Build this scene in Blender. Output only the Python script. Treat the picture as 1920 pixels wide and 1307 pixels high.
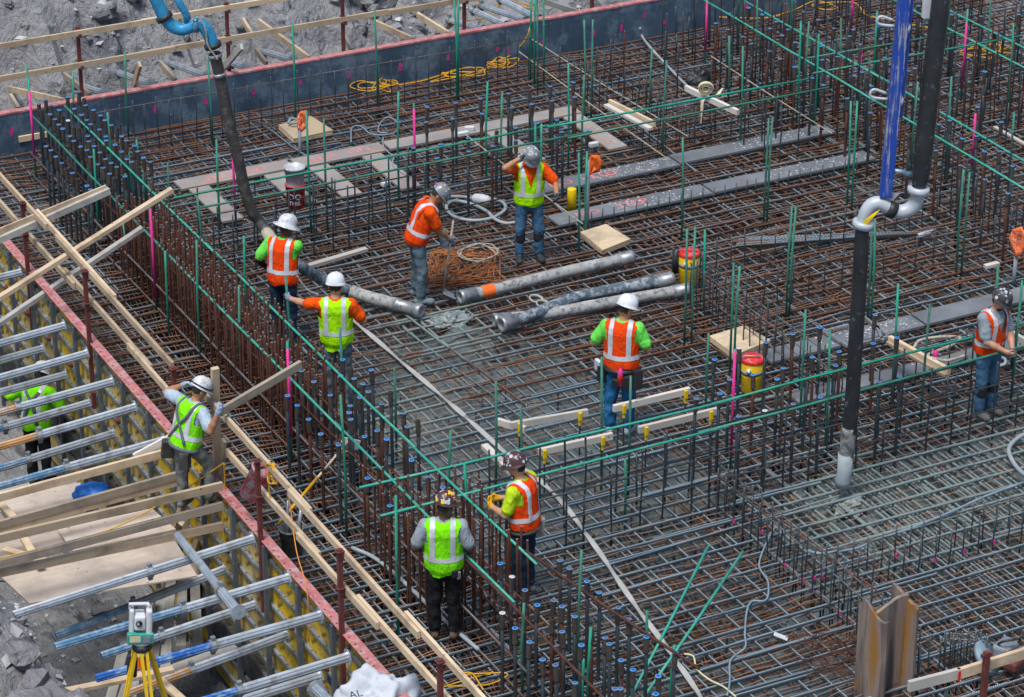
import bpy, math, random
import numpy as np
from mathutils import Vector, Matrix, Quaternion

for o in list(bpy.data.objects): bpy.data.objects.remove(o)
SC = bpy.context.scene
COL = SC.collection
RAD = math.radians
random.seed(11)
RNG = np.random.default_rng(5)

# ------------------------------------------------------------------ camera
PITCH, YAW, CAM_H, FOC = RAD(26.26), RAD(27.23), 16.8, 5379.0
_D = CAM_H/math.tan(PITCH)
CAM = np.array([-_D*math.sin(YAW), -_D*math.cos(YAW), CAM_H])
cd = bpy.data.cameras.new('camera'); cam = bpy.data.objects.new('camera', cd); COL.objects.link(cam)
cam.location = CAM; cam.rotation_euler = (math.pi/2-PITCH, 0, -YAW)
cd.sensor_width = 36; cd.lens = 36*FOC/1920; cd.clip_start = 0.5; cd.clip_end = 400
SC.camera = cam

# ------------------------------------------------------------------ sky, sun, exposure (bright overcast)
w = bpy.data.worlds.new('World'); SC.world = w; w.use_nodes = True
nt = w.node_tree; bg = nt.nodes['Background']
sky = nt.nodes.new('ShaderNodeTexSky'); sky.sky_type = 'NISHITA'; sky.sun_disc = False
SUN_EL, SUN_AZ = RAD(68), RAD(235)          # azimuth: compass-like angle, sun stands behind the camera to the left
sky.sun_elevation = SUN_EL; sky.sun_rotation = SUN_AZ
sky.dust_density = 1.5; sky.air_density = 1.0; sky.ozone_density = 1.0
nt.links.new(sky.outputs[0], bg.inputs[0]); bg.inputs[1].default_value = 0.05
sl = bpy.data.lights.new('sun', 'SUN'); sun = bpy.data.objects.new('sun', sl); COL.objects.link(sun)
sl.energy = 1.5; sl.angle = RAD(22); sl.color = (1.0, 0.99, 0.96)
_sd = Vector((math.sin(SUN_AZ)*math.cos(SUN_EL), math.cos(SUN_AZ)*math.cos(SUN_EL), math.sin(SUN_EL)))
sun.rotation_euler = _sd.to_track_quat('Z', 'Y').to_euler()
SC.view_settings.view_transform = 'Standard'; SC.view_settings.look = 'None'
SC.view_settings.gamma = 1; SC.view_settings.exposure = 1.25
SC.render.engine = 'CYCLES'; SC.cycles.max_bounces = 4; SC.cycles.diffuse_bounces = 2

# ------------------------------------------------------------------ surveying: sight lines of the station point -> places on known planes
_fh = np.array([math.sin(YAW), math.cos(YAW), 0]); _R = np.array([math.cos(YAW), -math.sin(YAW), 0])
_f = _fh*math.cos(PITCH)+np.array([0, 0, -math.sin(PITCH)]); _U = np.cross(_R, _f)
def ray(x, y): return _f*FOC+_R*(x-960)+_U*(653.5-y)
def at(x, y, z=0.0): d = ray(x, y); return Vector(CAM+d*((z-CAM[2])/d[2]))
def atX(x, y, X): d = ray(x, y); return Vector(CAM+d*((X-CAM[0])/d[0]))
def atY(x, y, Y): d = ray(x, y); return Vector(CAM+d*((Y-CAM[1])/d[1]))
def tall(base, yt):
    lo, hi = 0.0, 6.0
    for _ in range(30):
        m = (lo+hi)/2; v = np.array(base)+np.array([0, 0, m])-CAM
        if 653.5-FOC*(v@_U)/(v@_f) > yt: lo = m
        else: hi = m
    return lo

# ------------------------------------------------------------------ mesh helpers
def V(*a): return Vector(a)
def frame(d, up=None):
    d = Vector(d).normalized(); up = Vector(up) if up is not None else Vector((0, 0, 1))
    if abs(d.dot(up)) > 0.98: up = Vector((1, 0, 0)) if abs(d.x) < 0.9 else Vector((0, 1, 0))
    s = d.cross(up).normalized(); return d, s, s.cross(d).normalized()
class MB:
    def __init__(s): s.v = []; s.f = []; s.m = []; s.k = 0
    def mat(s, k): s.k = k; return s
    def add(s, vs, fs):
        n = len(s.v); s.v += [tuple(p) for p in vs]; s.f += [tuple(i+n for i in q) for q in fs]; s.m += [s.k]*len(fs); return s
    def quadbox(s, c):            # eight corners: bottom 0-3, top 4-7
        return s.add(c, [(3, 2, 1, 0), (4, 5, 6, 7), (0, 1, 5, 4), (1, 2, 6, 5), (2, 3, 7, 6), (3, 0, 4, 7)])
    def box(s, c, d, rz=0.0):
        c = Vector(c); x, y, z = d[0]/2, d[1]/2, d[2]/2; R = Matrix.Rotation(rz, 3, 'Z')
        return s.quadbox([c+R@Vector(p) for p in ((-x,-y,-z),(x,-y,-z),(x,y,-z),(-x,y,-z),(-x,-y,z),(x,-y,z),(x,y,z),(-x,y,z))])
    def beam(s, a, b, wd, ht, up=None):   # rectangular bar from a to b; wd across, ht along up
        a, b = Vector(a), Vector(b); d, sd, u = frame(b-a, up); x, z = sd*wd/2, u*ht/2
        return s.quadbox([a-x-z, a+x-z, b+x-z, b-x-z, a-x+z, a+x+z, b+x+z, b-x+z])
    def tube(s, pts, r, n=8, caps=True, closed=False):
        pts = [Vector(p) for p in pts]; m = len(pts); rs = r if isinstance(r, (list, tuple)) else [r]*m
        d0 = (pts[1]-pts[0]).normalized(); _, sd, u = frame(d0); vs = []; prev = d0
        for i, p in enumerate(pts):
            if closed: t = (pts[(i+1) % m]-pts[i-1]).normalized()
            else: t = (pts[min(i+1, m-1)]-pts[max(i-1, 0)]).normalized()
            q = prev.rotation_difference(t); sd = (q@sd); u = (q@u); prev = t
            for k in range(n):
                a = 2*math.pi*k/n; vs.append(p+(sd*math.cos(a)+u*math.sin(a))*rs[i])
        fs = []
        for i in range(m if closed else m-1):
            j = (i+1) % m
            for k in range(n): fs.append((i*n+k, i*n+(k+1) % n, j*n+(k+1) % n, j*n+k))
        if caps and not closed: fs += [tuple(range(n-1, -1, -1)), tuple(range((m-1)*n, m*n))]
        return s.add(vs, fs)
    def lathe(s, prof, o=(0, 0, 0), ax=(0, 0, 1), n=16, side=None):   # prof: (radius, height) list
        d, sd, u = frame(ax, side); o = Vector(o); vs = []; fs = []; m = len(prof)
        for r, h in prof:
            for k in range(n):
                a = 2*math.pi*k/n; vs.append(o+d*h+(sd*math.cos(a)+u*math.sin(a))*max(r, 1e-4))
        for i in range(m-1):
            for k in range(n): fs.append((i*n+k, i*n+(k+1) % n, (i+1)*n+(k+1) % n, (i+1)*n+k))
        return s.add(vs, fs)
    def data(s, name, mats, smooth=False):
        me = bpy.data.meshes.new(name); me.from_pydata(s.v, [], s.f)
        for m in (mats if isinstance(mats, (list, tuple)) else [mats]): me.materials.append(m)
        if any(s.m): me.polygons.foreach_set('material_index', s.m)
        if smooth: me.polygons.foreach_set('use_smooth', [True]*len(me.polygons))
        return me
    def build(s, name, mats, parent=None, smooth=False, local=False, bevel=0.0):
        if parent is not None and not local:
            o = root_loc(parent); s.v = [(p[0]-o[0], p[1]-o[1], p[2]-o[2]) for p in s.v]
        ob = link(name, s.data(name, mats, smooth), parent)
        if bevel:
            b = ob.modifiers.new('bevel', 'BEVEL'); b.width = bevel; b.segments = 2; b.limit_method = 'ANGLE'
        return ob
def root_loc(o):
    p = Vector((0, 0, 0))
    while o is not None: p = p+o.location; o = o.parent
    return p
def link(name, data, parent=None):
    o = bpy.data.objects.new(name, data); COL.objects.link(o)
    if parent is not None: o.parent = parent
    return o
def tag(o, label, cat, group=None, kind=None):
    o['label'] = label; o['category'] = cat
    if group: o['group'] = group
    if kind: o['kind'] = kind
    return o
def thing(name, label, cat, loc=(0, 0, 0), group=None):
    o = link(name, None); o.location = loc; o.empty_display_size = 0.1
    return tag(o, label, cat, group)
def struct(o): o['kind'] = 'structure'; return o
def stuff(o): o['kind'] = 'stuff'; return o
def smooth_path(pts, n=8):      # Catmull-Rom
    P = [Vector(p) for p in pts]; P = [P[0]*2-P[1]]+P+[P[-1]*2-P[-2]]; out = []
    for i in range(1, len(P)-2):
        a, b, c, d = P[i-1:i+3]
        for k in range(n):
            t = k/n; out.append(0.5*((2*b)+(c-a)*t+(2*a-5*b+4*c-d)*t*t+(3*b-a-3*c+d)*t*t*t))
    out.append(P[-2]); return out
# value noise
_perm = RNG.random((64, 64, 64))
def vnoise(p, s=1.0):
    p = np.asarray(p, float)*s; i = np.floor(p).astype(int); f = p-i; f = f*f*(3-2*f); r = 0
    for a in (0, 1):
        for b in (0, 1):
            for c in (0, 1):
                wt = (f[..., 0] if a else 1-f[..., 0])*(f[..., 1] if b else 1-f[..., 1])*(f[..., 2] if c else 1-f[..., 2])
                r = r+wt*_perm[(i[..., 0]+a) % 64, (i[..., 1]+b) % 64, (i[..., 2]+c) % 64]
    return r
def fbm(p, s=1.0, o=4):
    r = 0; a = 0.5
    for k in range(o): r = r+a*vnoise(np.asarray(p)+k*17.3, s*2**k); a *= 0.5
    return r
# ------------------------------------------------------------------ materials
def nmat(name):
    m = bpy.data.materials.new(name); m.use_nodes = True; t = m.node_tree
    return m, t, t.nodes['Principled BSDF']
def nn(t, kind, **kw):
    n = t.nodes.new(kind)
    for k, v in kw.items(): setattr(n, k, v)
    return n
def ramp(t, fac, stops):
    r = t.nodes.new('ShaderNodeValToRGB'); e = r.color_ramp.elements
    while len(e) < len(stops): e.new(0.5)
    for x, (p, c) in zip(e, stops): x.position = p; x.color = (*c, 1)
    t.links.new(fac, r.inputs[0]); return r.outputs[0]
def noise(t, scale, detail=4, rough=0.55, vec=None, dist=0.0):
    n = nn(t, 'ShaderNodeTexNoise'); n.inputs['Scale'].default_value = scale; n.inputs['Detail'].default_value = detail
    n.inputs['Roughness'].default_value = rough; n.inputs['Distortion'].default_value = dist
    if vec is not None: t.links.new(vec, n.inputs['Vector'])
    return n.outputs[0]
def geopos(t): return nn(t, 'ShaderNodeNewGeometry').outputs['Position']
def objco(t): return nn(t, 'ShaderNodeTexCoord').outputs['Object']
def scaled(t, vec, s):
    n = nn(t, 'ShaderNodeVectorMath', operation='MULTIPLY'); t.links.new(vec, n.inputs[0]); n.inputs[1].default_value = s; return n.outputs[0]
def mix(t, fac, a, b):
    n = nn(t, 'ShaderNodeMix', data_type='RGBA')
    for s, v in ((n.inputs[0], fac), (n.inputs[6], a), (n.inputs[7], b)):
        if isinstance(v, (int, float)): s.default_value = v
        elif isinstance(v, tuple): s.default_value = (*v, 1)
        else: t.links.new(v, s)
    return n.outputs[2]
def mth(t, op, a, b=0.0, clamp=False):
    n = nn(t, 'ShaderNodeMath', operation=op, use_clamp=clamp)
    for s, v in ((n.inputs[0], a), (n.inputs[1], b)):
        if isinstance(v, (int, float)): s.default_value = v
        else: t.links.new(v, s)
    return n.outputs[0]
def bump(t, b, h, strength=0.4, dist=0.01):
    n = nn(t, 'ShaderNodeBump'); n.inputs['Strength'].default_value = strength; n.inputs['Distance'].default_value = dist
    t.links.new(h, n.inputs['Height']); t.links.new(n.outputs[0], b.inputs['Normal'])
def simple(name, col, rough=0.6, metal=0.0, var=0.25, scale=6.0, dirt=None, dirt_amt=0.35, bmp=0.15, obj=False, spec=None, rnd=0.0):
    """a worn surface: base colour varied by noise, dirt patches of a second colour, fine relief"""
    m, t, b = nmat(name); vec = objco(t) if obj else geopos(t)
    n1 = noise(t, scale, 5, 0.6, vec)
    dk = tuple(c*(1-var) for c in col); lt = tuple(min(1, c*(1+var)) for c in col)
    c = ramp(t, n1, [(0.3, dk), (0.7, lt)])
    if dirt:
        n2 = noise(t, scale*2.3, 6, 0.7, vec)
        msk = ramp(t, n2, [(0.62-dirt_amt*0.35, (0, 0, 0)), (0.72-dirt_amt*0.25, (1, 1, 1))])
        c = mix(t, msk, c, dirt)
    if rnd:
        hs = nn(t, 'ShaderNodeHueSaturation'); t.links.new(c, hs.inputs['Color']); rv = nn(t, 'ShaderNodeObjectInfo').outputs['Random']
        t.links.new(mth(t, 'ADD', mth(t, 'MULTIPLY', rv, 2*rnd), 1-rnd), hs.inputs['Value']); t.links.new(mth(t, 'ADD', mth(t, 'MULTIPLY', rv, 0.3), 0.75), hs.inputs['Saturation']); c = hs.outputs[0]
    t.links.new(c, b.inputs['Base Color']); b.inputs['Roughness'].default_value = rough; b.inputs['Metallic'].default_value = metal
    if spec is not None: b.inputs['Specular IOR Level'].default_value = spec
    if bmp: bump(t, b, noise(t, scale*9, 3, 0.6, vec), bmp, 0.004)
    return m
def rib_height(t):
    p = geopos(t); s = nn(t, 'ShaderNodeSeparateXYZ'); t.links.new(p, s.inputs[0])
    a = mth(t, 'ADD', mth(t, 'ADD', s.outputs[0], s.outputs[1]), s.outputs[2])
    return mth(t, 'SINE', mth(t, 'MULTIPLY', a, 2*math.pi/0.028))
CONC = (0.25, 0.31, 0.3)
def splash_mask(t):
    """dried and fresh concrete splashed over the steel round the two pour points"""
    p = geopos(t); out = None
    for (x, y, r) in SPLASH:
        d = nn(t, 'ShaderNodeVectorMath', operation='DISTANCE'); t.links.new(scaled(t, p, (1, 1, 0)), d.inputs[0]); d.inputs[1].default_value = (x, y, 0)
        f = mth(t, 'SUBTRACT', 1.0, mth(t, 'DIVIDE', d.outputs['Value'], r), True)
        out = f if out is None else mth(t, 'MAXIMUM', out, f)
    n = noise(t, 3.2, 5, 0.65, p)
    return mth(t, 'MULTIPLY', mth(t, 'SUBTRACT', mth(t, 'ADD', n, mth(t, 'MULTIPLY', out, 0.75)), 0.8), 5.0, True)
SPLASH = [(-0.5, 1.0, 1.7), (2.3, -5.6, 3.0), (4.6, -5.7, 3.4), (-2.0, -1.0, 1.6), (6.5, -4.6, 2.4)]
def rebar_mat(name, mode):
    m, t, b = nmat(name)
    p = geopos(t)
    if mode == 'object': r = nn(t, 'ShaderNodeObjectInfo').outputs['Color']; sp = nn(t, 'ShaderNodeSeparateColor'); t.links.new(r, sp.inputs[0]); r = sp.outputs[0]
    else: r = nn(t, 'ShaderNodeNewGeometry').outputs['Random Per Island']
    n1 = noise(t, 1.3, 5, 0.62, p); n2 = noise(t, 22, 3, 0.6, p)
    f = mth(t, 'ADD', mth(t, 'ADD', mth(t, 'MULTIPLY', r, 0.9), mth(t, 'MULTIPLY', mth(t, 'SUBTRACT', n1, 0.5), 0.9)), mth(t, 'MULTIPLY', mth(t, 'SUBTRACT', n2, 0.5), 0.35))
    c = ramp(t, f, [(0.2, (0.235, 0.3, 0.345)), (0.42, (0.28, 0.29, 0.3)), (0.6, (0.16, 0.09, 0.06)), (0.95, (0.165, 0.058, 0.026))])
    k = splash_mask(t)
    c = mix(t, k, c, CONC)
    t.links.new(c, b.inputs['Base Color']); b.inputs['Roughness'].default_value = 0.42
    mt_ = ramp(t, f, [(0.42, (0.8, 0.8, 0.8)), (0.6, (0.12, 0.12, 0.12))])
    t.links.new(mth(t, 'MULTIPLY', mth(t, 'SUBTRACT', 1.0, k), mt_), b.inputs['Metallic'])
    h = mth(t, 'ADD', rib_height(t), mth(t, 'MULTIPLY', noise(t, 60, 3, 0.6, p), mth(t, 'MULTIPLY', k, 4.0)))
    bump(t, b, h, 0.9, 0.004)
    return m
def wood_mat(name, a, b_, c_=None, axis=0, gs=3.0, grey=None):
    m, t, b = nmat(name); oc = objco(t)
    rnd = nn(t, 'ShaderNodeObjectInfo').outputs['Random']
    off = nn(t, 'ShaderNodeVectorMath', operation='ADD'); t.links.new(oc, off.inputs[0])
    cv = nn(t, 'ShaderNodeCombineXYZ')
    for i in range(3): t.links.new(mth(t, 'MULTIPLY', rnd, 7.0+3*i), cv.inputs[i])
    t.links.new(cv.outputs[0], off.inputs[1])
    s = [28.0, 28.0, 28.0]; s[axis] = 1.6
    g = noise(t, gs*0.3, 4, 0.6, scaled(t, off.outputs[0], tuple(s)), 1.2)
    c = ramp(t, g, [(0.3, a), (0.7, b_)])
    bl = noise(t, 2.2, 5, 0.65, off.outputs[0])
    c = mix(t, ramp(t, bl, [(0.47, (0, 0, 0)), (0.66, (0.85, 0.85, 0.85))]), c, grey or tuple(x*0.62 for x in a))
    v = nn(t, 'ShaderNodeTexVoronoi'); v.inputs['Scale'].default_value = 5.0; t.links.new(off.outputs[0], v.inputs['Vector'])   # knots
    c = mix(t, ramp(t, v.outputs['Distance'], [(0.05, (0.8, 0.8, 0.8)), (0.1, (0, 0, 0))]), c, tuple(x*0.4 for x in a))
    hs = nn(t, 'ShaderNodeHueSaturation'); t.links.new(c, hs.inputs['Color']); t.links.new(mth(t, 'ADD', mth(t, 'MULTIPLY', rnd, 0.45), 0.68), hs.inputs['Value'])
    t.links.new(hs.outputs[0], b.inputs['Base Color']); b.inputs['Roughness'].default_value = 0.75
    bump(t, b, g, 0.25, 0.003); return m
def cloth_mat(name, col, var=0.18, scale=7, rough=0.85, dirt=None, emis=0.0):
    m, t, b = nmat(name); oc = objco(t)
    n = noise(t, scale, 4, 0.6, oc); c = ramp(t, n, [(0.3, tuple(x*(1-var) for x in col)), (0.7, tuple(min(1, x*(1+var)) for x in col))])
    if dirt: c = mix(t, ramp(t, noise(t, 5, 5, 0.65, oc), [(0.5, (0, 0, 0)), (0.7, (0.75, 0.75, 0.75))]), c, dirt)
    t.links.new(c, b.inputs['Base Color']); b.inputs['Roughness'].default_value = rough
    b.inputs['Specular IOR Level'].default_value = 0.15
    bump(t, b, noise(t, 15, 3, 0.55, scaled(t, oc, (1, 1, 0.5)), 1.0), 1.0, 0.028); return m

M = {}
M['rebar'] = rebar_mat('rebar_steel', 'object'); M['rebar_all'] = rebar_mat('rebar_steel_varied', 'island')
M['rust'] = simple('rusted_steel', (0.062, 0.02, 0.012), 0.8, 0.0, 0.5, 5, (0.105, 0.04, 0.02), 0.35, 0.4)
M['darkbar'] = simple('black_steel_bar', (0.04, 0.058, 0.07), 0.5, 0.3, 0.3, 4, (0.075, 0.04, 0.028), 0.25, 0.3)
M['wire'] = simple('rusty_wire', (0.3, 0.14, 0.07), 0.7, 0.1, 0.5, 2.2, (0.16, 0.15, 0.15), 0.55, 0)
M['wirebundle'] = simple('orange_rust_wire', (0.36, 0.12, 0.03), 0.75, 0.0, 0.45, 5, (0.16, 0.06, 0.025), 0.45, 0)
M['green'] = simple('green_epoxy', (0.008, 0.22, 0.14), 0.5, 0.0, 0.35, 3, (0.04, 0.11, 0.085), 0.2, 0.3, rnd=0.3)
M['greenpale'] = simple('pale_green_epoxy', (0.03, 0.32, 0.235), 0.5, 0.0, 0.25, 4, (0.1, 0.36, 0.29), 0.35, 0.3)
M['pink'] = simple('pink_paint', (0.75, 0.03, 0.27), 0.6, 0, 0.25, 9, (0.5, 0.03, 0.2), 0.3, 0.1)
M['coupler'] = simple('coupler_steel', (0.085, 0.075, 0.07), 0.55, 0.35, 0.3, 8, (0.13, 0.09, 0.07), 0.4, 0.2)
M['cap'] = simple('blue_cap', (0.006, 0.08, 0.32), 0.5, 0, 0.2, 8, None, 0, 0, rnd=0.3)
M['caprim'] = simple('blue_cap_rim', (0.06, 0.24, 0.5), 0.5, 0, 0.2, 8, (0.2, 0.25, 0.3), 0.3, 0, rnd=0.3)
M['capgrey'] = simple('grey_cap', (0.45, 0.47, 0.5), 0.5, 0, 0.1, 8, None, 0, 0)
M['timber'] = wood_mat('pale_lumber', (0.58, 0.42, 0.27), (0.7, 0.55, 0.38))
M['brownwood'] = wood_mat('brown_grey_lumber', (0.36, 0.29, 0.22), (0.52, 0.42, 0.31), grey=(0.22, 0.2, 0.18))
M['timber_y'] = wood_mat('pale_lumber_long', (0.6, 0.42, 0.25), (0.73, 0.55, 0.36), axis=1)
M['greywood'] = wood_mat('weathered_lumber', (0.36, 0.34, 0.31), (0.5, 0.48, 0.44))
M['whitewood'] = wood_mat('whitish_lumber', (0.56, 0.51, 0.45), (0.68, 0.63, 0.56), grey=(0.5, 0.47, 0.43))
M['ply'] = wood_mat('plywood', (0.5, 0.41, 0.33), (0.62, 0.52, 0.43), gs=2.5, grey=(0.4, 0.33, 0.27))
M['palletply'] = wood_mat('new_plywood', (0.56, 0.42, 0.26), (0.66, 0.52, 0.35), gs=2.2, grey=(0.36, 0.28, 0.2))
M['formface'] = simple('dark_form_face', (0.06, 0.1, 0.15), 0.42, 0, 0.3, 1.2, (0.14, 0.2, 0.26), 0.42, 0.1)
M['formedge'] = simple('pink_form_edge', (0.46, 0.15, 0.15), 0.65, 0, 0.25, 5, (0.45, 0.31, 0.3), 0.4, 0.1)
M['yellowply'] = simple('yellow_form_ply', (0.68, 0.43, 0.008), 0.5, 0, 0.2, 3, (0.3, 0.22, 0.07), 0.35, 0.1, rnd=0.15)
M['print'] = simple('black_print', (0.02, 0.02, 0.015), 0.6, 0, 0.1, 5, None, 0, 0)
M['bluetag'] = simple('blue_sticker', (0.01, 0.05, 0.22), 0.5, 0, 0.1, 5, None, 0, 0)
M['galvdark'] = simple('dull_galvanised_steel', (0.11, 0.14, 0.165), 0.55, 0.3, 0.3, 4, (0.16, 0.17, 0.18), 0.4, 0.15)
M['galv'] = simple('galvanised_steel', (0.27, 0.305, 0.335), 0.5, 0.35, 0.3, 4, (0.2, 0.21, 0.22), 0.4, 0.15)
M['alu'] = simple('aluminium', (0.5, 0.55, 0.6), 0.36, 0.55, 0.18, 3, (0.33, 0.34, 0.35), 0.3, 0.1)
M['alublue'] = simple('blue_anodised', (0.1, 0.24, 0.4), 0.4, 0.4, 0.25, 3, (0.36, 0.44, 0.5), 0.5, 0.1)
M['alubright'] = simple('bright_blue_paint', (0.03, 0.14, 0.46), 0.4, 0.3, 0.2, 3, (0.3, 0.42, 0.56), 0.4, 0.1)
M['aluorange'] = simple('orange_anodised', (0.55, 0.3, 0.13), 0.4, 0.35, 0.25, 3, (0.45, 0.45, 0.45), 0.35, 0.1)
M['redpost'] = simple('red_oxide_post', (0.16, 0.035, 0.03), 0.7, 0.1, 0.35, 9, (0.1, 0.045, 0.04), 0.35, 0.3)
M['plank'] = simple('black_walk_plank', (0.155, 0.168, 0.185), 0.6, 0, 0.3, 1.6, (0.16, 0.16, 0.16), 0.35, 0.15)
M['plankrust'] = simple('grey_walk_plank', (0.29, 0.265, 0.25), 0.65, 0, 0.25, 1.4, (0.36, 0.26, 0.19), 0.3, 0.15)
M['salmon'] = simple('salmon_lettering', (0.72, 0.2, 0.2), 0.7, 0, 0.2, 14, None, 0, 0)
M['fleck'] = simple('white_flecks', (0.6, 0.61, 0.62), 0.8, 0, 0.1, 5, None, 0, 0)
M['rubber'] = simple('black_rubber', (0.022, 0.024, 0.028), 0.5, 0, 0.3, 4, (0.12, 0.13, 0.14), 0.12, 0.2)
M['rubberdirty'] = simple('concrete_stained_rubber', (0.1, 0.11, 0.115), 0.8, 0, 0.4, 5, (0.3, 0.31, 0.31), 0.5, 0.5)
M['rubbercrust'] = simple('concrete_crusted_hose', (0.36, 0.36, 0.35), 0.9, 0, 0.25, 7, (0.13, 0.13, 0.135), 0.35, 0.9)
M['rubberblue'] = simple('dark_blue_hose', (0.07, 0.1, 0.13), 0.7, 0, 0.4, 5, (0.32, 0.36, 0.38), 0.42, 0.4)
M['hosebrown'] = simple('dark_brown_hose', (0.045, 0.04, 0.038), 0.65, 0, 0.35, 4, (0.11, 0.1, 0.095), 0.3, 0.4)
M['burlap'] = simple('dirty_sacking', (0.42, 0.38, 0.3), 0.95, 0, 0.25, 9, (0.25, 0.22, 0.17), 0.4, 0.9)
M['bluesteel'] = simple('sky_blue_pipe', (0.03, 0.27, 0.5), 0.45, 0.1, 0.2, 4, (0.02, 0.12, 0.22), 0.25, 0.2)
def scratched(name, col, under):
    m, t, b = nmat(name); p = geopos(t)
    n = noise(t, 2.0, 6, 0.7, scaled(t, p, (14, 14, 0.7)), 0.4); n2 = noise(t, 5, 5, 0.7, p)
    k = ramp(t, mth(t, 'ADD', mth(t, 'MULTIPLY', n, 0.75), mth(t, 'MULTIPLY', n2, 0.25)), [(0.53, (0, 0, 0)), (0.58, (1, 1, 1))])
    t.links.new(mix(t, k, col, under), b.inputs['Base Color']); b.inputs['Roughness'].default_value = 0.5; return m
M['boomblue'] = scratched('boom_blue_paint', (0.012, 0.06, 0.36), (0.33, 0.33, 0.34))
M['whitepipe'] = simple('pale_grey_pipe', (0.46, 0.5, 0.55), 0.45, 0.1, 0.12, 3, (0.4, 0.42, 0.45), 0.25, 0.2)
M['steel'] = simple('worn_steel', (0.34, 0.36, 0.38), 0.45, 0.5, 0.25, 6, (0.2, 0.17, 0.15), 0.3, 0.2)
M['conc'] = simple('wet_concrete', (0.09, 0.12, 0.122), 0.5, 0, 0.4, 2.5, (0.15, 0.185, 0.182), 0.35, 1.0)
M['concpale'] = simple('fresh_concrete', (0.17, 0.205, 0.205), 0.5, 0, 0.3, 9, (0.34, 0.37, 0.36), 0.4, 1.0)
M['mud'] = simple('dark_blinding', (0.025, 0.026, 0.027), 0.9, 0, 0.4, 2, (0.11, 0.11, 0.105), 0.3, 0.5)
M['yellow'] = simple('yellow_plastic', (0.78, 0.5, 0.008), 0.4, 0, 0.08, 5, (0.5, 0.33, 0.03), 0.15, 0.05)
M['yellowpvc'] = simple('yellow_drum', (0.82, 0.56, 0.004), 0.35, 0, 0.06, 5, None, 0, 0.05)
M['red'] = simple('red_plastic', (0.66, 0.025, 0.025), 0.45, 0, 0.15, 6, (0.45, 0.2, 0.2), 0.3, 0.1)
M['redcake'] = simple('concrete_caked_red', (0.5, 0.06, 0.07), 0.8, 0, 0.3, 5, (0.5, 0.42, 0.43), 0.5, 0.5)
M['white'] = simple('white_paint', (0.62, 0.63, 0.65), 0.5, 0, 0.08, 5, (0.5, 0.5, 0.5), 0.15, 0.05)
M['clearplastic'] = simple('translucent_grey_plastic', (0.42, 0.44, 0.46), 0.3, 0, 0.2, 7, (0.65, 0.66, 0.67), 0.35, 0.1)
M['grey'] = simple('grey_strap', (0.2, 0.23, 0.27), 0.7, 0, 0.15, 8, None, 0, 0.1)
M['black'] = simple('black_plastic', (0.018, 0.018, 0.02), 0.5, 0, 0.3, 8, (0.06, 0.06, 0.06), 0.2, 0.1)
M['orange'] = simple('orange_fabric', (0.85, 0.14, 0.008), 0.8, 0, 0.15, 9, (0.6, 0.2, 0.1), 0.2, 0.4)
M['orangewhite'] = simple('orange_white_fabric', (0.85, 0.13, 0.015), 0.8, 0, 0.2, 12, (0.75, 0.68, 0.62), 0.3, 0.4)
M['cord'] = simple('yellow_cord', (0.62, 0.32, 0.01), 0.5, 0, 0.12, 9, None, 0, 0)
M['orangewire'] = simple('orange_cord', (0.7, 0.24, 0.02), 0.6, 0, 0.12, 9, None, 0, 0)
M['bluewire'] = simple('blue_grey_cable', (0.2, 0.28, 0.34), 0.5, 0, 0.2, 9, None, 0, 0)
M['palehose'] = simple('pale_conduit', (0.3, 0.345, 0.37), 0.55, 0, 0.15, 6, (0.3, 0.32, 0.33), 0.25, 0.1)
M['strap'] = simple('pale_webbing', (0.38, 0.375, 0.36), 0.85, 0, 0.15, 5, (0.36, 0.35, 0.33), 0.3, 0.3)
M['creamstrap'] = simple('cream_webbing', (0.62, 0.56, 0.36), 0.85, 0, 0.12, 9, (0.48, 0.44, 0.3), 0.25, 0.3)
M['bag'] = simple('white_woven_bag', (0.52, 0.55, 0.6), 0.75, 0, 0.08, 5, (0.5, 0.5, 0.52), 0.2, 0.3)
M['bagprint'] = simple('dark_blue_print', (0.04, 0.07, 0.14), 0.7, 0, 0.1, 5, None, 0, 0)
M['tarp'] = simple('blue_tarp', (0.01, 0.13, 0.5), 0.5, 0, 0.15, 6, None, 0, 0.3)
M['sheet'] = simple('rust_streaked_pile', (0.1, 0.09, 0.092), 0.6, 0.2, 0.4, 2, None, 0, 0.3)
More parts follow.
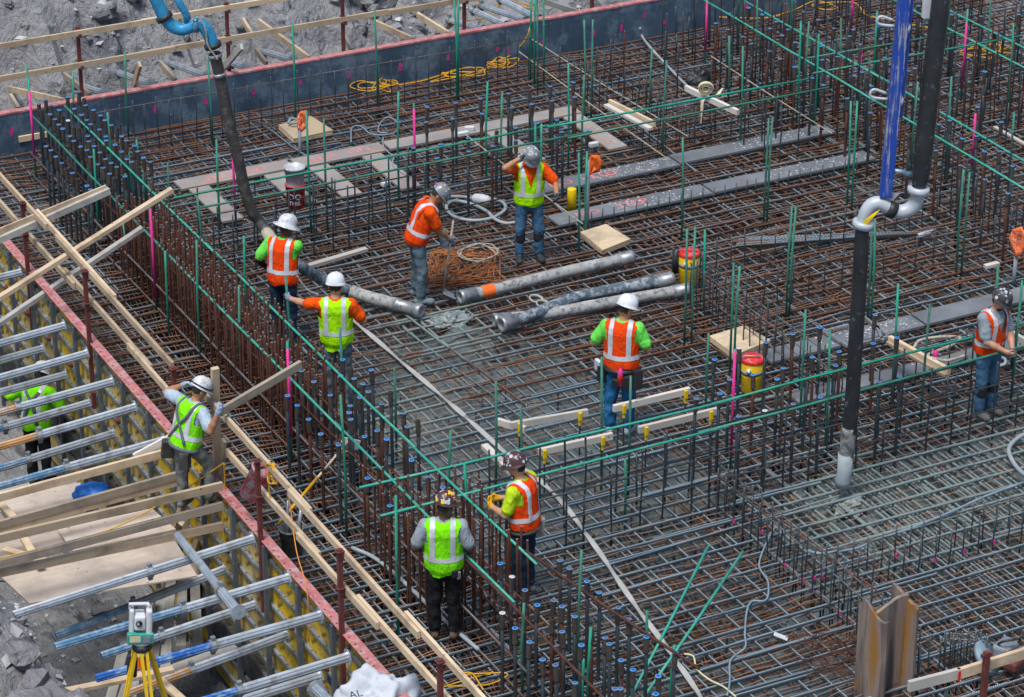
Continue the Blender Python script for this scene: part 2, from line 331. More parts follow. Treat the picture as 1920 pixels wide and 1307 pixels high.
# ------------------------------------------------------------------ terrain: blasted rock outside the forms
def rock_material():
    m, t, b = nmat('blasted_rock'); p = geopos(t)
    n1 = noise(t, 0.9, 6, 0.65, scaled(t, p, (1, 1, 1.6)), 0.6); n2 = noise(t, 7, 6, 0.7, p)
    n3 = noise(t, 2.2, 5, 0.7, scaled(t, p, (2.5, 0.6, 3)), 0.5)
    c = ramp(t, n1, [(0.3, (0.11, 0.117, 0.135)), (0.45, (0.25, 0.255, 0.275)), (0.6, (0.42, 0.42, 0.43)), (0.75, (0.16, 0.16, 0.175))])
    c = mix(t, ramp(t, n2, [(0.52, (0, 0, 0)), (0.68, (0.8, 0.8, 0.8))]), c, (0.52, 0.52, 0.53))
    c = mix(t, ramp(t, n3, [(0.36, (0.9, 0.9, 0.9)), (0.46, (0, 0, 0))]), c, (0.085, 0.087, 0.097))
    t.links.new(c, b.inputs['Base Color']); b.inputs['Roughness'].default_value = 0.9
    h = mth(t, 'ADD', noise(t, 9, 8, 0.75, p), mth(t, 'MULTIPLY', noise(t, 2.5, 5, 0.6, scaled(t, p, (3, 0.7, 3)), 1.0), 1.3))
    sl_ = noise(t, 0.6, 3, 0.5, p); c2 = mix(t, ramp(t, sl_, [(0.42, (0, 0, 0)), (0.55, (0.75, 0.75, 0.75))]), c, (0.42, 0.41, 0.41)); t.links.new(c2, b.inputs['Base Color'])
    bump(t, b, h, 1.0, 0.12); return m
M['rock'] = rock_material()
def smst(a, b, x): t = np.clip((x-a)/(b-a), 0, 1); return t*t*(3-2*t)
def terrain_z(X, Y):
    P = np.stack([X, Y, np.zeros_like(X)], -1)
    left = smst(-7.4, -8.1, X)*(2.75+0.7*smst(-8.2, -10.5, X))
    far = smst(10.7, 11.6, Y)*1.55+smst(11.3, 15.5, Y)*2.6*smst(6.0, 2.0, X)+smst(12, 20, Y)*1.2
    base = -2.55+np.maximum(left, far)
    jag = (fbm(P*np.array([1, 1, 1]), 0.9, 5)-0.47)
    # stepped slabs
    q = fbm(P*np.array([0.9, 0.45, 1]), 0.8, 3); stepz = np.floor(q*9)/9-0.45
    blk = vnoise(np.floor(P*np.array([2.1, 1.3, 1])+fbm(P, 1.1, 2)[..., None]*1.6), 1.0)-0.5
    amp = np.clip((base+2.5)/1.0, 0.12, 1)
    return base+amp*(jag*0.7+stepz*1.5+blk*0.42)*np.where(X < -6.5, 0.7, 1.0)
def heightfield(name, x0, x1, y0, y1, h, zf, mat, skip=None):
    xs = np.arange(x0, x1+h/2, h); ys = np.arange(y0, y1+h/2, h); X, Y = np.meshgrid(xs, ys, indexing='ij')
    Z = zf(X, Y); n, m = X.shape; idx = np.arange(n*m).reshape(n, m)
    f = np.stack([idx[:-1, :-1], idx[1:, :-1], idx[1:, 1:], idx[:-1, 1:]], -1)
    if skip is not None: f = f[~skip((X[:-1, :-1]+h/2), (Y[:-1, :-1]+h/2))]
    f = f.reshape(-1, 4)
    me = bpy.data.meshes.new(name); me.from_pydata(np.stack([X, Y, Z], -1).reshape(-1, 3).tolist(), [], f.tolist())
    me.materials.append(mat); return link(name, me)
struct(heightfield('rock_terrain', -15, 22, -16, 30, 0.14, terrain_z, M['rock'], lambda X, Y: (X > -4.9) & (Y < 9.4) & (X < 17.5) & (Y > -13.8)))
# outer ground out to the horizon, below the rock
ob = MB().add([(-300, -300, -2.9), (300, -300, -2.9), (300, 300, -2.9), (-300, 300, -2.9)], [(0, 1, 2, 3)]).build('ground', M['rock']); struct(ob)
# blinding slab below the mat
ob = MB().box((6.4, -2.2, -1.55), (23.2, 23.6, 0.3)).build('blinding_slab', M['mud']); struct(ob)

# fresh concrete being poured, seen between the bars
def conc_z(X, Y):
    P = np.stack([X, Y, np.zeros_like(X)], -1); n = fbm(P, 1.5, 4)-0.47
    def blob(x0, x1, y0, y1, e): return smst(x0-e, x0, X)*smst(x1+e, x1, X)*smst(y0-e, y0, Y)*smst(y1+e, y1, Y)
    z = -1.6+n*0.0
    z = np.maximum(z, -1.45+0.98*blob(-2.9, 0.9, -3.9, 0.7, 0.9)+n*0.16)
    z = np.maximum(z, -1.45+0.75*blob(-2.6, -0.2, -10.5, -7.0, 0.8)+n*0.1)
    z = np.maximum(z, -1.45+1.18*blob(1.6, 5.8, -6.3, -4.6, 0.9)+n*0.16)
    d = np.hypot(X+0.25, Y-0.95); z = np.maximum(z, -0.05-0.55*np.maximum(d-0.12, 0)+n*0.22)
    d = np.hypot(X-1.75, Y+5.9); z = np.maximum(z, -0.1-0.7*np.maximum(d-0.1, 0)+n*0.3)
    return np.maximum(z, -1.52)
cz = heightfield('fresh_concrete', -3.3, 7.2, -10.5, 2.6, 0.05, conc_z, M['conc']); cz.data.polygons.foreach_set('use_smooth', [True]*len(cz.data.polygons)); struct(cz)

# ------------------------------------------------------------------ the reinforcing mat
MX0, MY0, MY1 = -5.05, -11.2, 9.62
def mat_right(y): return min(16.5, 1.0+(y+9.9)*0.735+2.2)
mat = thing('rebar_mat', 'large flat reinforcing mat of crossing steel bars filling the foundation pit', 'rebar mat', (0, 0, 0))
def unit_bar(seed, n=6, segs=3, amp=0.012, name='rebar'):
    r = random.Random(seed); b = MB()
    pts = [V(i/segs, 0 if i in (0, segs) else r.uniform(-amp, amp), 0 if i in (0, segs) else r.uniform(-amp, 0)*0.5) for i in range(segs+1)]
    b.tube(pts, 1.0, n); return b
BARM = {}
def bar_mesh(radius, var, mat_, key):
    k = (round(radius, 4), var, key, mat_.name)
    if k not in BARM:
        r = random.Random(var*7+1); b = MB(); segs = 3
        pts = [V(i/segs, 0 if i in (0, segs) else r.uniform(-.012, .012), 0 if i in (0, segs) else r.uniform(-.008, .002)) for i in range(segs+1)]
        b.tube(pts, radius, 6); b.m[-1] = b.m[-2] = 1; BARM[k] = b.data('bar', [mat_, M['steel']], True)
    return BARM[k]
def bar(name, a, b, radius, mat_, key, parent, rust=0.3, var=None):
    a, b = Vector(a), Vector(b); d = b-a; L = d.length
    o = link(name, bar_mesh(radius, random.randrange(6) if var is None else var, mat_, key), parent)
    o.location = a-root_loc(parent) if parent else a
    o.rotation_mode = 'QUATERNION'; o.rotation_quaternion = d.to_track_quat('X', 'Z'); o.scale = (L, 1, 1)
    o.color = (max(0, min(1, rust)), 0, 0, 1); return o
def rustX(y, x):
    r = 0.13
    if -1.2 < y < 4.2: r = random.choice([0.2, 0.5, 0.65, 0.8, 0.9])
    elif 4.2 <= y < 6.6: r = random.choice([0.3, 0.6, 0.8])
    elif 6.6 <= y < 8.2: r = random.choice([0.15, 0.4, 0.7])
    elif y >= 8.2: r = random.choice([0.5, 0.75, 0.9])
    if x > 4 and y < 4: r = max(r, random.choice([0.25, 0.55, 0.75]))
    return r+random.uniform(-.08, .08)
y = MY0; nb = 0
while y < MY1:
    xr = mat_right(y); yj = y+random.uniform(-.045, .045)
    cut = random.uniform(-1.5, 3.5)
    for (a, b_, dy) in ((MX0, cut+0.6, 0), (cut-0.6, xr, 0.036)):
        if b_-a < 0.5: continue
        bar('rebar', (a, yj+dy, -0.018), (b_, yj+dy+random.uniform(-.07, .07), -0.018+random.uniform(-.006, .004)), 0.0175, M['rebar'], 'm', mat, rustX(y, (a+b_)/2)); nb += 1
    y += 0.3
x = MX0+0.1
while x < 16.3:
    ylo = max(MY0, (x-3.2)/0.735-9.9-0.3); xj = x+random.uniform(-.03, .03)
    cut = random.uniform(ylo+3, 8)
    for (a, b_, dx) in ((ylo, cut+0.6, 0), (cut-0.6, MY1, 0.036)):
        if b_-a < 0.5: continue
        bar('rebar', (xj+dx, a, -0.054), (xj+dx+random.uniform(-.08, .08), b_, -0.054), 0.0165, M['rebar'], 'm', mat, random.choice([0.12, 0.2, 0.3, 0.4, 0.3, 0.6])); nb += 1
    x += 0.31
print('mat bars', nb)
low = MB()
def lowbars(z, sp, along, r=0.016, off=0.0, x0=MX0, x1=16.3, y0=MY0, y1=MY1):
    p = (y0 if along == 'x' else x0)+off; e = y1 if along == 'x' else x1
    while p < e:
        q = p+random.uniform(-.04, .04)
        if along == 'x':
            xr = min(x1, mat_right(q))
            if xr > x0+0.3: low.tube([(x0, q, z), ((x0+xr)/2, q+random.uniform(-.02, .02), z-random.uniform(0, .02)), (xr, q, z)], r, 5, False)
        else:
            ylo = max(y0, (q-3.2)/0.735-9.9-0.3)
            if ylo < y1-0.3: low.tube([(q, ylo, z), (q+random.uniform(-.02, .02), (ylo+y1)/2, z-random.uniform(0, .02)), (q, y1, z)], r, 5, False)
        p += sp
lowbars(-0.21, 0.31, 'y', off=0.15)
lowbars(-0.3, 0.6, 'x', off=0.2)
lowbars(-0.55, 0.3, 'x', off=0.12); lowbars(-0.85, 0.3, 'x', off=0.2); lowbars(-0.89, 0.31, 'y', off=0.05)
lowbars(-0.09, 0.105, 'y', x0=0.6, x1=6.5, y0=-9.9, y1=-4.9, r=0.015)
lowbars(-0.13, 0.2, 'x', x0=-4.9, x1=0.2, y0=-9.9, y1=-5.4, r=0.015)
for _ in range(420):
    xx, yy = random.uniform(-4.8, 12), random.uniform(-10, 9.4)
    if xx < mat_right(yy)-0.2: low.tube([(xx, yy, -1.35), (xx, yy, -0.05)], 0.012, 5, False)
for _ in range(46):
    xx, yy = random.uniform(-3, 9), random.uniform(-8, 9); an = random.choice([0.05, -0.06, 1.5, 1.64, 0.12]); L = random.uniform(1.5, 4)
    if xx+L < mat_right(yy)-1: bar('rebar', (xx, yy, 0.012), (xx+math.cos(an)*L, min(9.5, yy+math.sin(an)*L), 0.012), random.choice([.009, .012, .016]), M['rebar'], 'm', mat, random.random())
stuff(low.build('lower_bars', M['rebar_all'], mat, True))
# thin wire mesh woven through the top of the mat
wm = MB(); x = MX0
while x < 15.5:
    ylo = max(MY0, (x-3.0)/0.735-9.9); n = int((MY1-ylo)/0.1); ph = random.uniform(0, 6.28); a2 = random.uniform(.008, .03)
    if n > 4:
        ys = ylo+np.arange(n)*0.1; sw = vnoise(np.stack([np.full(n, x*3), ys*1.4, ys*0], -1))-0.5
        zz = -0.035-0.045*np.abs(np.sin(math.pi*(ys-MY0)/0.3))**0.7+sw*0.05
        xx = x+0.012*np.sin(ys*2*math.pi/0.6+ph)+sw*0.08
        wm.tube([V(*p) for p in zip(xx, ys, zz)], 0.0042, 3, False)
    x += random.choice([0.06, 0.1, 0.14, 0.13])
y = MY0
while y < MY1:
    xr = mat_right(y); n = int((xr-MX0)/0.24); xs = MX0+np.arange(n)*0.24
    sw = vnoise(np.stack([xs*1.7, np.full(n, y*3), xs*0+9], -1))-0.5
    wm.tube([V(*p) for p in zip(xs, y+sw*0.07, -0.045+sw*0.07+0.012*np.sin(xs*9))], 0.0042, 3, False)
    y += random.choice([0.1, 0.13, 0.16])
stuff(wm.build('wire_mesh', M['wire'], mat))
# ------------------------------------------------------------------ standing wall cages, dowel rows, rails
def vbar(parent, name, p, z0, z1, r, m, key, lean=0.012):
    p = Vector(p); return bar(name, (p.x, p.y, z0), (p.x+random.uniform(-lean, lean)*(z1-z0), p.y+random.uniform(-lean, lean)*(z1-z0), z1), r, m, key, parent, 0.3)
CPL = {}
def coupler_meshes():
    b = MB(); prof = [(0.019, 0.0), (0.031, 0.004)]
    b.lathe([(0.019, 0), (0.031, 0.006), (0.031, 0.165), (0.033, 0.17), (0.033, 0.184), (0.019, 0.184)], n=10); CPL['c'] = b.data('coupler', M['coupler'], False)
    b = MB(); b.lathe([(0.0335, 0.1845), (0.0335, 0.189), (0.0225, 0.191), (0.0225, 0.186)], n=12); b.mat(1).lathe([(0.0225, 0.1875), (0.0, 0.1875)], n=12)
    CPL['k'] = b.data('cap', [M['caprim'], M['cap']]); CPL['g'] = b.data('cap', [M['white'], M['capgrey']])
coupler_meshes()
def coupler_bar(parent, p, ztop, z0=-0.5, rusty=False, grey=False):
    """thick bar with a threaded coupler and plastic cap on its end"""
    x, y = p[0], p[1]; zb = ztop-0.19
    o = bar('vertical_bar', (x+random.uniform(-.012, .012), y, z0), (x, y, zb+0.02), 0.0205, M['rust'] if rusty else M['darkbar'], 'cr' if rusty else 'cd', parent, 0.3)
    c = link('coupler', CPL['c'], parent); c.location = V(x, y, zb)-root_loc(parent); c.rotation_euler = (random.uniform(-.07, .07), random.uniform(-.07, .07), random.uniform(0, 6))
    if random.random() < 0.9: k = link('cap', CPL['g' if grey else 'k'], c); k.rotation_euler.z = random.random()
def rail(parent, a, b, z, m=None, r=0.0165, name='rail'):
    m = m or M['green']; a, b = Vector(a), Vector(b); n = max(2, int((b-a).length/1.2)); pts = []
    for i in range(n+1):
        q = a.lerp(b, i/n); pts.append(V(q.x+random.uniform(-.008, .008), q.y+random.uniform(-.008, .008), z+random.uniform(-.012, .01)))
    return MB().tube(pts, r, 6).build(name, m, parent, True)

# --- long wall cage standing behind the left form
W = thing('wall_cage', 'long wall cage of rusty and blue-capped bars beside the yellow left form', 'rebar cage', (-3.4, 0, 0))
rail(W, (-3.7, 8.55, 0), (-3.7, 3.5, 0), 1.0); rail(W, (-3.705, 3.9, 0), (-3.71, -2.9, 0), 1.0, M['greenpale']); rail(W, (-3.7, -2.6, 0), (-3.68, -7.2, 0), 1.0, M['greenpale'])
rail(W, (-3.13, 8.6, 0), (-3.14, 2.6, 0), 1.0, M['greenpale']); rail(W, (-3.12, 3.1, 0), (-3.13, -3.6, 0), 1.0, M['greenpale']); rail(W, (-3.14, -3.2, 0), (-3.1, -6.6, 0), 1.0, M['greenpale'])
rail(W, (-3.72, -5.9, 0), (-3.7, -9.6, 0), 0.98, M['rust']); rail(W, (-3.09, -6.3, 0), (-2.6, -9.2, 0), 1.0, M['rust'], 0.018)
for z in (0.0, 0.35): rail(W, (-3.74, 8.6, 0), (-3.74, -7.6, 0), z+0.02, M['rebar_all'], 0.014, 'tie_bar')
for z in (-0.5, 0.15, 0.6):
    for xx in (-3.55, -3.28): rail(W, (xx, 8.4, 0), (xx, -7.4, 0), z, M['rust'], 0.012, 'tie_bar')
WA = thing('wall_cage', 'far end of the wall cage, packed with blue-capped dark bars', 'rebar cage', (-3.4, 7, 0))
WB = thing('wall_cage', 'near end of the wall cage, blue-capped bars around the man in black trousers', 'rebar cage', (-3.2, -5, 0))
for i, xx in enumerate((-3.98, -3.53, -3.34, -3.1, -2.87)):       # capped bars, far end
    y = 8.75-0.11*(i % 2)
    ylim = (5.1, 5.2, 5.3, 5.45, 5.6)[i]
    y = 7.0 if i == 0 else y
    while y > ylim:
        coupler_bar(WA, (xx+random.uniform(-.03, .03), y+random.uniform(-.03, .03)), random.choice([1.1, 1.12, 1.08, 1.3 if i == 4 and y > 8 else 1.1]), grey=random.random() < 0.04)
        y -= 0.235
for i, xx in enumerate((-3.72, -3.56, -3.4, -3.26, -3.12)):       # dense rusty bars
    y = 5.2-0.04*i
    while y > -1.35:
        vbar(W, 'vertical_bar', (xx+random.uniform(-.02, .02), y+random.uniform(-.015, .015)), -0.7, 0.88+random.uniform(-.05, .1)+(0.18 if i in (0, 4) else 0), 0.0145, M['rust'], 'r')
        y -= (0.135, 0.15, 0.15, 0.14, 0.13)[i]
for yy in np.arange(4.9, -1.3, -0.19):
    for z in (0.2, 0.5):
        if random.random() < 0.8: bar('cross_tie', (-3.74, yy, z+random.uniform(-.03, .03)), (-3.1, yy+random.uniform(-.03, .03), z), 0.008, M['rust'], 'ct', W)
for (x_, y_) in [(645,1085-0),(0,0)][:0]: pass
capsW3 = [(637,661),(643,675),(657,688),(698,693),(733,735),(757,771),(762,800),(784,788),(665,708),(680,708),(678,721),(690,735),(674,748),(715,758),(716,772),(655,760),(654,777),(708,806),(683,815),(679,811),(724,826),(772,864),(688,895),(803,891),(831,914),(729,944),(545,680),(563,692),(590,718),(620,743),(538,743),(556,760),(580,783),(603,811),(653,776),(636,776),(640,700),(655,752),(635,834),(660,790)]
seen = []
for (px, py) in capsW3:
    p = at(px, py, 1.02)
    if -4.3 < p.x < -2.0 and all((p-q).length > 0.12 for q in seen):
        seen.append(p); coupler_bar(WB, p, 1.02+random.uniform(-.03, .03), rusty=random.random() < 0.25)
for i, xx in enumerate((-3.92, -3.7, -3.5, -3.3, -3.1, -2.9)):    # second rusty group
    y = -3.95-0.06*i
    while y > (-5.9, -6.1, -6.1, -6.0, -6.2, -6.2)[i]:
        vbar(WB, 'vertical_bar', (xx+random.uniform(-.03, .03), y+random.uniform(-.03, .03)), -0.6, 1.0+random.uniform(-.08, .16), 0.0145, M['rust'], 'r2')
        y -= 0.18
capsW5 = [(900,555),(1230,540),(955,630),(1285,580),(1385,655),(1030,702),(1455,720),(1190,760),(1240,797),(1097,787),(1555,800),(905,832),(1183,862),(1315,855),(1622,868),(978,920),(1250,940),(1405,918),(1053,998),(1483,975),(1510,1010),(1343,1012),(1717,970),(1135,1095),(1210,1128),(1577,1097),(1640,1153),(1787,1185),(1873,1057),(1312,1230),(1548,1260),(1577,1258),(1770,1285)]
for i, (px, py) in enumerate(capsW5):
    coupler_bar(WB, at(640+px/3, 871+py/3, 1.0), 1.0, rusty=i in (7, 8, 12, 17, 25), grey=i in (2, 11))
# --- cross walls
A1 = thing('wall_cage', 'cross wall cage of capped bars with twin green rails beyond the coiled hose', 'rebar cage', (1, 4.3, 0))
rail(A1, (-2.95, 4.57, 0), (3.2, 4.55, 0), 1.0); rail(A1, (2.9, 4.5, 0), (7.4, 4.44, 0), 1.0); rail(A1, (-2.75, 4.07, 0), (3.4, 4.06, 0), 1.0); rail(A1, (3.0, 4.03, 0), (7.5, 4.01, 0), 1.0)
for z in (0.25, 0.62):
    for yy in (4.02, 4.6): rail(A1, (-2.6, yy, 0), (2.5, yy, 0), z, M['darkbar'], 0.011, 'tie_bar')
capsA1 = [(480,600),(645,578),(785,552),(940,525),(1060,505),(1175,485),(1303,462),(480,685),(625,667),(790,637),(957,605),(1073,583),(1188,565),(1315,545),(403,830),(560,810),(713,775),(870,735),(983,717),(1105,690),(1215,675),(543,888),(712,850),(848,820),(983,790),(1245,740),(1383,735)]
for i, (px, py) in enumerate(capsA1): coupler_bar(A1, at(640+px/3, py/3, 1.0), 1.0, rusty=i in (9, 23, 13))
xx = -2.6
while xx < 7.2:
    if not 0.7 < xx < 6.2:
        for yy in (4.03, 4.6): vbar(A1, 'vertical_bar', (xx+random.uniform(-.03, .03), yy), -0.4, 0.95+random.uniform(-.25, .15), 0.012, M['darkbar'], 'd')
    xx += 0.3
A2 = thing('wall_cage', 'cross wall cage of capped bars with twin green rails beside the yellow water cooler', 'rebar cage', (1, -4.5, 0))
rail(A2, (-4.1, -4.2, 0), (0.9, -4.24, 0), 1.0, M['greenpale']); rail(A2, (0.5, -4.22, 0), (5.6, -4.12, 0), 1.0); rail(A2, (-4.15, -4.86, 0), (0.4, -4.82, 0), 1.0, M['greenpale']); rail(A2, (0, -4.8, 0), (5.2, -4.66, 0), 1.0)
for z in (0.3, 0.65):
    for yy in (-4.16, -4.82): rail(A2, (-2.6, yy, 0), (5.2, yy, 0), z, M['darkbar'], 0.011, 'tie_bar')
capsA2 = [(620,567),(773,530),(1080,460),(1075,622),(1205,587),(887,668),(735,700),(565,762),(860,745),(695,787),(535,822),(260,822),(400,800),(205,903),(72,932),(625,960),(770,925),(320,1032),(1107,840),(1222,805),(465,1000),(320,650),(465,615),(175,710)]
for i, (px, py) in enumerate(capsA2): coupler_bar(A2, at(1280+px/3, 436+py/3, 1.0), 1.0, -0.4, rusty=i in (0, 3, 5, 6, 7, 12), grey=i in (20, 21))
xx = -2.5
while xx < 5.1:
    for yy in (-4.2, -4.8):
        if random.random() < 0.85: vbar(A2, 'vertical_bar', (xx+random.uniform(-.05, .05), yy), -0.3, random.choice([0.55, 0.75, 0.95, 1.1]), 0.0125, M['darkbar'], 'd')
    xx += 0.34
B2 = thing('wall_cage', 'long wall cage of capped bars and green rails running past the blue boom', 'rebar cage', (8.1, 4, 0))
rail(B2, (7.85, 8.4, 0), (7.8, 3.2, 0), 1.0, M['greenpale']); rail(B2, (7.82, 3.6, 0), (7.78, -1.0, 0), 1.0, M['greenpale']); rail(B2, (8.42, 8.6, 0), (8.42, 3.9, 0), 1.0, M['greenpale']); rail(B2, (8.44, 4.3, 0), (8.4, -0.6, 0), 1.0, M['greenpale'])
B3 = thing('wall_cage', 'short far wall cage with twin green rails in the top corner of the mat', 'rebar cage', (10.9, 5, 0))
rail(B3, (10.62, 7.2, 0), (10.65, 2.6, 0), 1.0, M['greenpale']); rail(B3, (11.14, 6.9, 0), (11.18, 3.2, 0), 1.0, M['greenpale'])
rail(B3, (7.8, 5.2, 0), (10.9, 5.12, 0), 1.0); rail(B3, (7.6, 4.6, 0), (11.5, 4.53, 0), 1.0)
capsR3 = [(370,40),(260,75),(190,130),(255,165),(335,205),(390,245),(445,82),(520,120),(490,160),(560,197),(595,165),(630,235),(480,285),(515,255),(550,328),(683,65),(760,110),(848,158),(940,203),(965,165),(775,258),(790,335),(875,318),(1000,247),(1110,217),(1103,150),(1137,323),(1007,405),(960,427),(1040,437),(1057,483),(1130,468),(790,475),(727,437),(633,375),(928,552),(1057,632),(1270,397),(1307,385),(1508,533),(1507,677),(1437,697),(1277,760),(1430,845),(1697,850),(1783,850),(1565,930),(1855,935),(1700,1010),(1828,1085),(1655,765),(1570,777),(1793,685),(1660,600)]
for i, (px, py) in enumerate(capsR3): coupler_bar(B2, at(1280+px/3, py/3, 1.0), 1.0, -0.3, rusty=random.random() < 0.25)
for (px, py) in [(1528,145),(1515,80),(1603,325),(1890,78),(1330,30),(1680,90),(1760,180),(1850,300),(1700,400),(1420,120)]: coupler_bar(B3, at(1280+px/3, py/3, 1.0), 1.0, -0.3, rusty=random.random() < 0.25)
for xx in (7.83, 8.4, 10.64, 11.15):
    y = 9.2
    while y > (-0.8 if xx < 9 else 2.8):
        vbar(B2 if xx < 9 else B3, 'vertical_bar', (xx+random.uniform(-.03, .03), y), -0.3, random.choice([0.6, 0.9, 1.15, 1.35, 1.5]), 0.0125, random.choice([M['rust'], M['darkbar'], M['darkbar']]), 'x%d' % random.randrange(2) if False else 'dd', 0.02)
        y -= 0.31
for xx in (9.0, 9.6, 10.1, 11.9, 12.5, 13.1):
    y = 8.8
    while y > 2.5:
        if xx < mat_right(y)-1.2 and random.random() < 0.5: vbar(B3, 'vertical_bar', (xx+random.uniform(-.1, .1), y), -0.2, random.choice([0.7, 1.0, 1.3]), 0.0125, M['darkbar'], 'd')
        y -= 0.5

for i in range(150):                                              # bars standing between the far cages
    xx, yy = random.uniform(5.6, 13), random.uniform(3.0, 9.0)
    if xx < mat_right(yy)-1.6 and not (yy < 5 and xx < 8): vbar(B3, 'vertical_bar', (xx, yy), -0.25, random.choice([0.5, 0.7, 0.9, 1.05]), 0.0125, random.choice([M['darkbar'], M['darkbar'], M['rust']]), 'far%d' % random.randrange(2), 0.02)
# --- short dowel rows tied to the mat
def dowel_row(label, a, b, h, sp, rows=(0,), r=0.0095, jit=0.06, rails=((0.85, 0.9),), pink=0.0, z0=-0.35):
    a, b = Vector(a), Vector(b); d = (b-a).normalized(); sd = V(-d.y, d.x, 0); L = (b-a).length
    t = thing('dowel_row', label, 'dowel row', ((a.x+b.x)/2, (a.y+b.y)/2, 0), 'short dowel rows standing on the mat')
    for ro in rows:
        s = random.uniform(0, sp)
        while s < L:
            p = a+d*s+sd*ro; hh = h*random.uniform(1-2*jit, 1+jit)
            vbar(t, 'dowel', p, z0, hh, r, M['darkbar'], 'd', 0.02)
            if random.random() < pink: MB().tube([(p.x, p.y, 0.01), (p.x, p.y, 0.06)], r+0.006, 6).build('paint_mark', M['pink'], t)
            s += sp*random.uniform(.85, 1.15)
        for fz, frac in rails: rail(t, a+sd*(ro+r*2), b+sd*(ro+r*2), h*fz, M['rebar_all'], 0.0075, 'tie_bar')
    return t
dowel_row('long row of thin dowels with a top tie bar along the dark far form', (-2.6, 8.85, 0), (4.9, 8.75, 0), 0.78, 0.205, rails=((0.88, 1),))
dowel_row('dowel row with pink paint marks running toward the rusty pile, along the mat joint', (0.2, -4.7, 0), (0.14, -9.3, 0), 0.55, 0.19, rows=(0, 0.16), rails=((0.8, 1), (0.03, 1)), pink=0.16)
dowel_row('dowel row with pink paint marks leading off from the corner by the wet concrete', (0.4, -7.2, 0), (4.4, -7.1, 0), 0.42, 0.2, rows=(0, 0.3), rails=((0.75, 1),), pink=0.22)
dowel_row('dowel row along the plank lettered NO STEP that has fewer white flecks', (2.4, 3.1, 0), (7.6, 3.05, 0), 0.22, 0.19, rails=())
dowel_row('dowel row beside the water cooler with the black cup holder, crossing to the mat joint', (2.78, 0.15, 0), (2.72, -3.6, 0), 0.7, 0.2, rows=(0, 0.2), rails=((0.85, 1), (0.4, 1)))
dowel_row('dowel row running from the plywood hatch past the tied rebar bundle', (2.9, 0.9, 0), (8.4, 0.9, 0), 0.5, 0.24, rows=(0,))
dowel_row('dowel row standing between the rebar bundle and the long dark plank', (3.0, -0.35, 0), (8.2, -0.3, 0), 0.55, 0.26)
dowel_row('dowel row that the two chalk strings run along, beside the cable reel of yellow cord', (5.2, 8.6, 0), (5.25, 5.0, 0), 0.6, 0.22, rows=(0, 0.55), rails=())
dowel_row('dowel row at the foot of the far green rails beside the cream strap', (4.9, 5.2, 0), (7.6, 5.1, 0), 0.45, 0.3)
dowel_row('dowel row behind the man in the grey shirt, near the stacked rods', (3.4, -3.2, 0), (7.0, -3.0, 0), 0.5, 0.3)
dowel_row('dense cluster of short dowels standing right beside the rusty pile', (0.55, -9.0, 0), (1.0, -9.3, 0), 0.4, 0.06, rows=(0, 0.12))

# --- tall green marker bars: base pixel, top pixel y ; second list ones carry pink paint
greens = [(67,333,120),(241,253,97),(144,283,137),(413,430,262),(399,265,102),(554,220,43),(210,330,210),(185,440,280),(246,370,280),(267,400,262),(273,420,297),(239,440,325),(319,440,305),(584,433,207),(615,433,223),(380,500,367),(125,330,218),(708,197,17),(856,180,0),(860,177,0),(995,145,-20),(1002,152,-18),(1008,172,-12),(1020,160,-14),(1095,220,38),(1108,220,37),(1065,317,118),(1090,320,140),(1217,217,92),(1243,287,113),(912,333,153),(941,350,172),(748,370,173),(1005,385,233),(1015,385,233),(1085,470,287),(1098,440,285),(1278,440,257),(1365,187,67),(1388,267,87),(1415,157,-10),(1481,97,-60),(1383,97,-60),(1493,230,40),(1507,213,40),(1527,240,63),(1570,203,33),(1635,163,20),(1588,383,190),(1597,387,190),(1432,417,223),(1438,417,223),(1475,586,387),(1480,586,387),(1708,320,153),(1773,100,-40),(1772,327,143),(1847,147,-20),(1887,227,43),(1890,350,210),(1793,510,317),(1802,510,323),(1283,640,430),(1297,640,425),(1320,576,430),(1368,700,491),(1376,690,499),(1323,780,624),(1500,790,579),(1547,833,618),(1672,746,533),(1727,783,569),(1858,690,496),(1897,743,526),(1627,600,410),(1633,600,412),(376,666,450),(454,736,536),(462,600,443),(546,720,516),(743,823,689),(929,910,714),(978,930,758),(1128,880,668),(1178,900,706),(845,960,806),(747,1187,930),(962,1078,918),(1083,1271,1031),(980,1291,1131),(1100,1330,1176),(1092,1340,1237),(1212,1230,1143),(1257,1330,1211),(1172,960,860),(643,800,613),(650,1000,740),(876,1040,870),(316,620,470),(240,520,420)]
pinks = [(68,335,148),(443,433,263),(293,580,390),(779,383,193),(1322,118,0),(1595,70,-30),(1610,187,90),(1802,187,17),(547,858,640),(1370,870,655),(1820,333,213)]
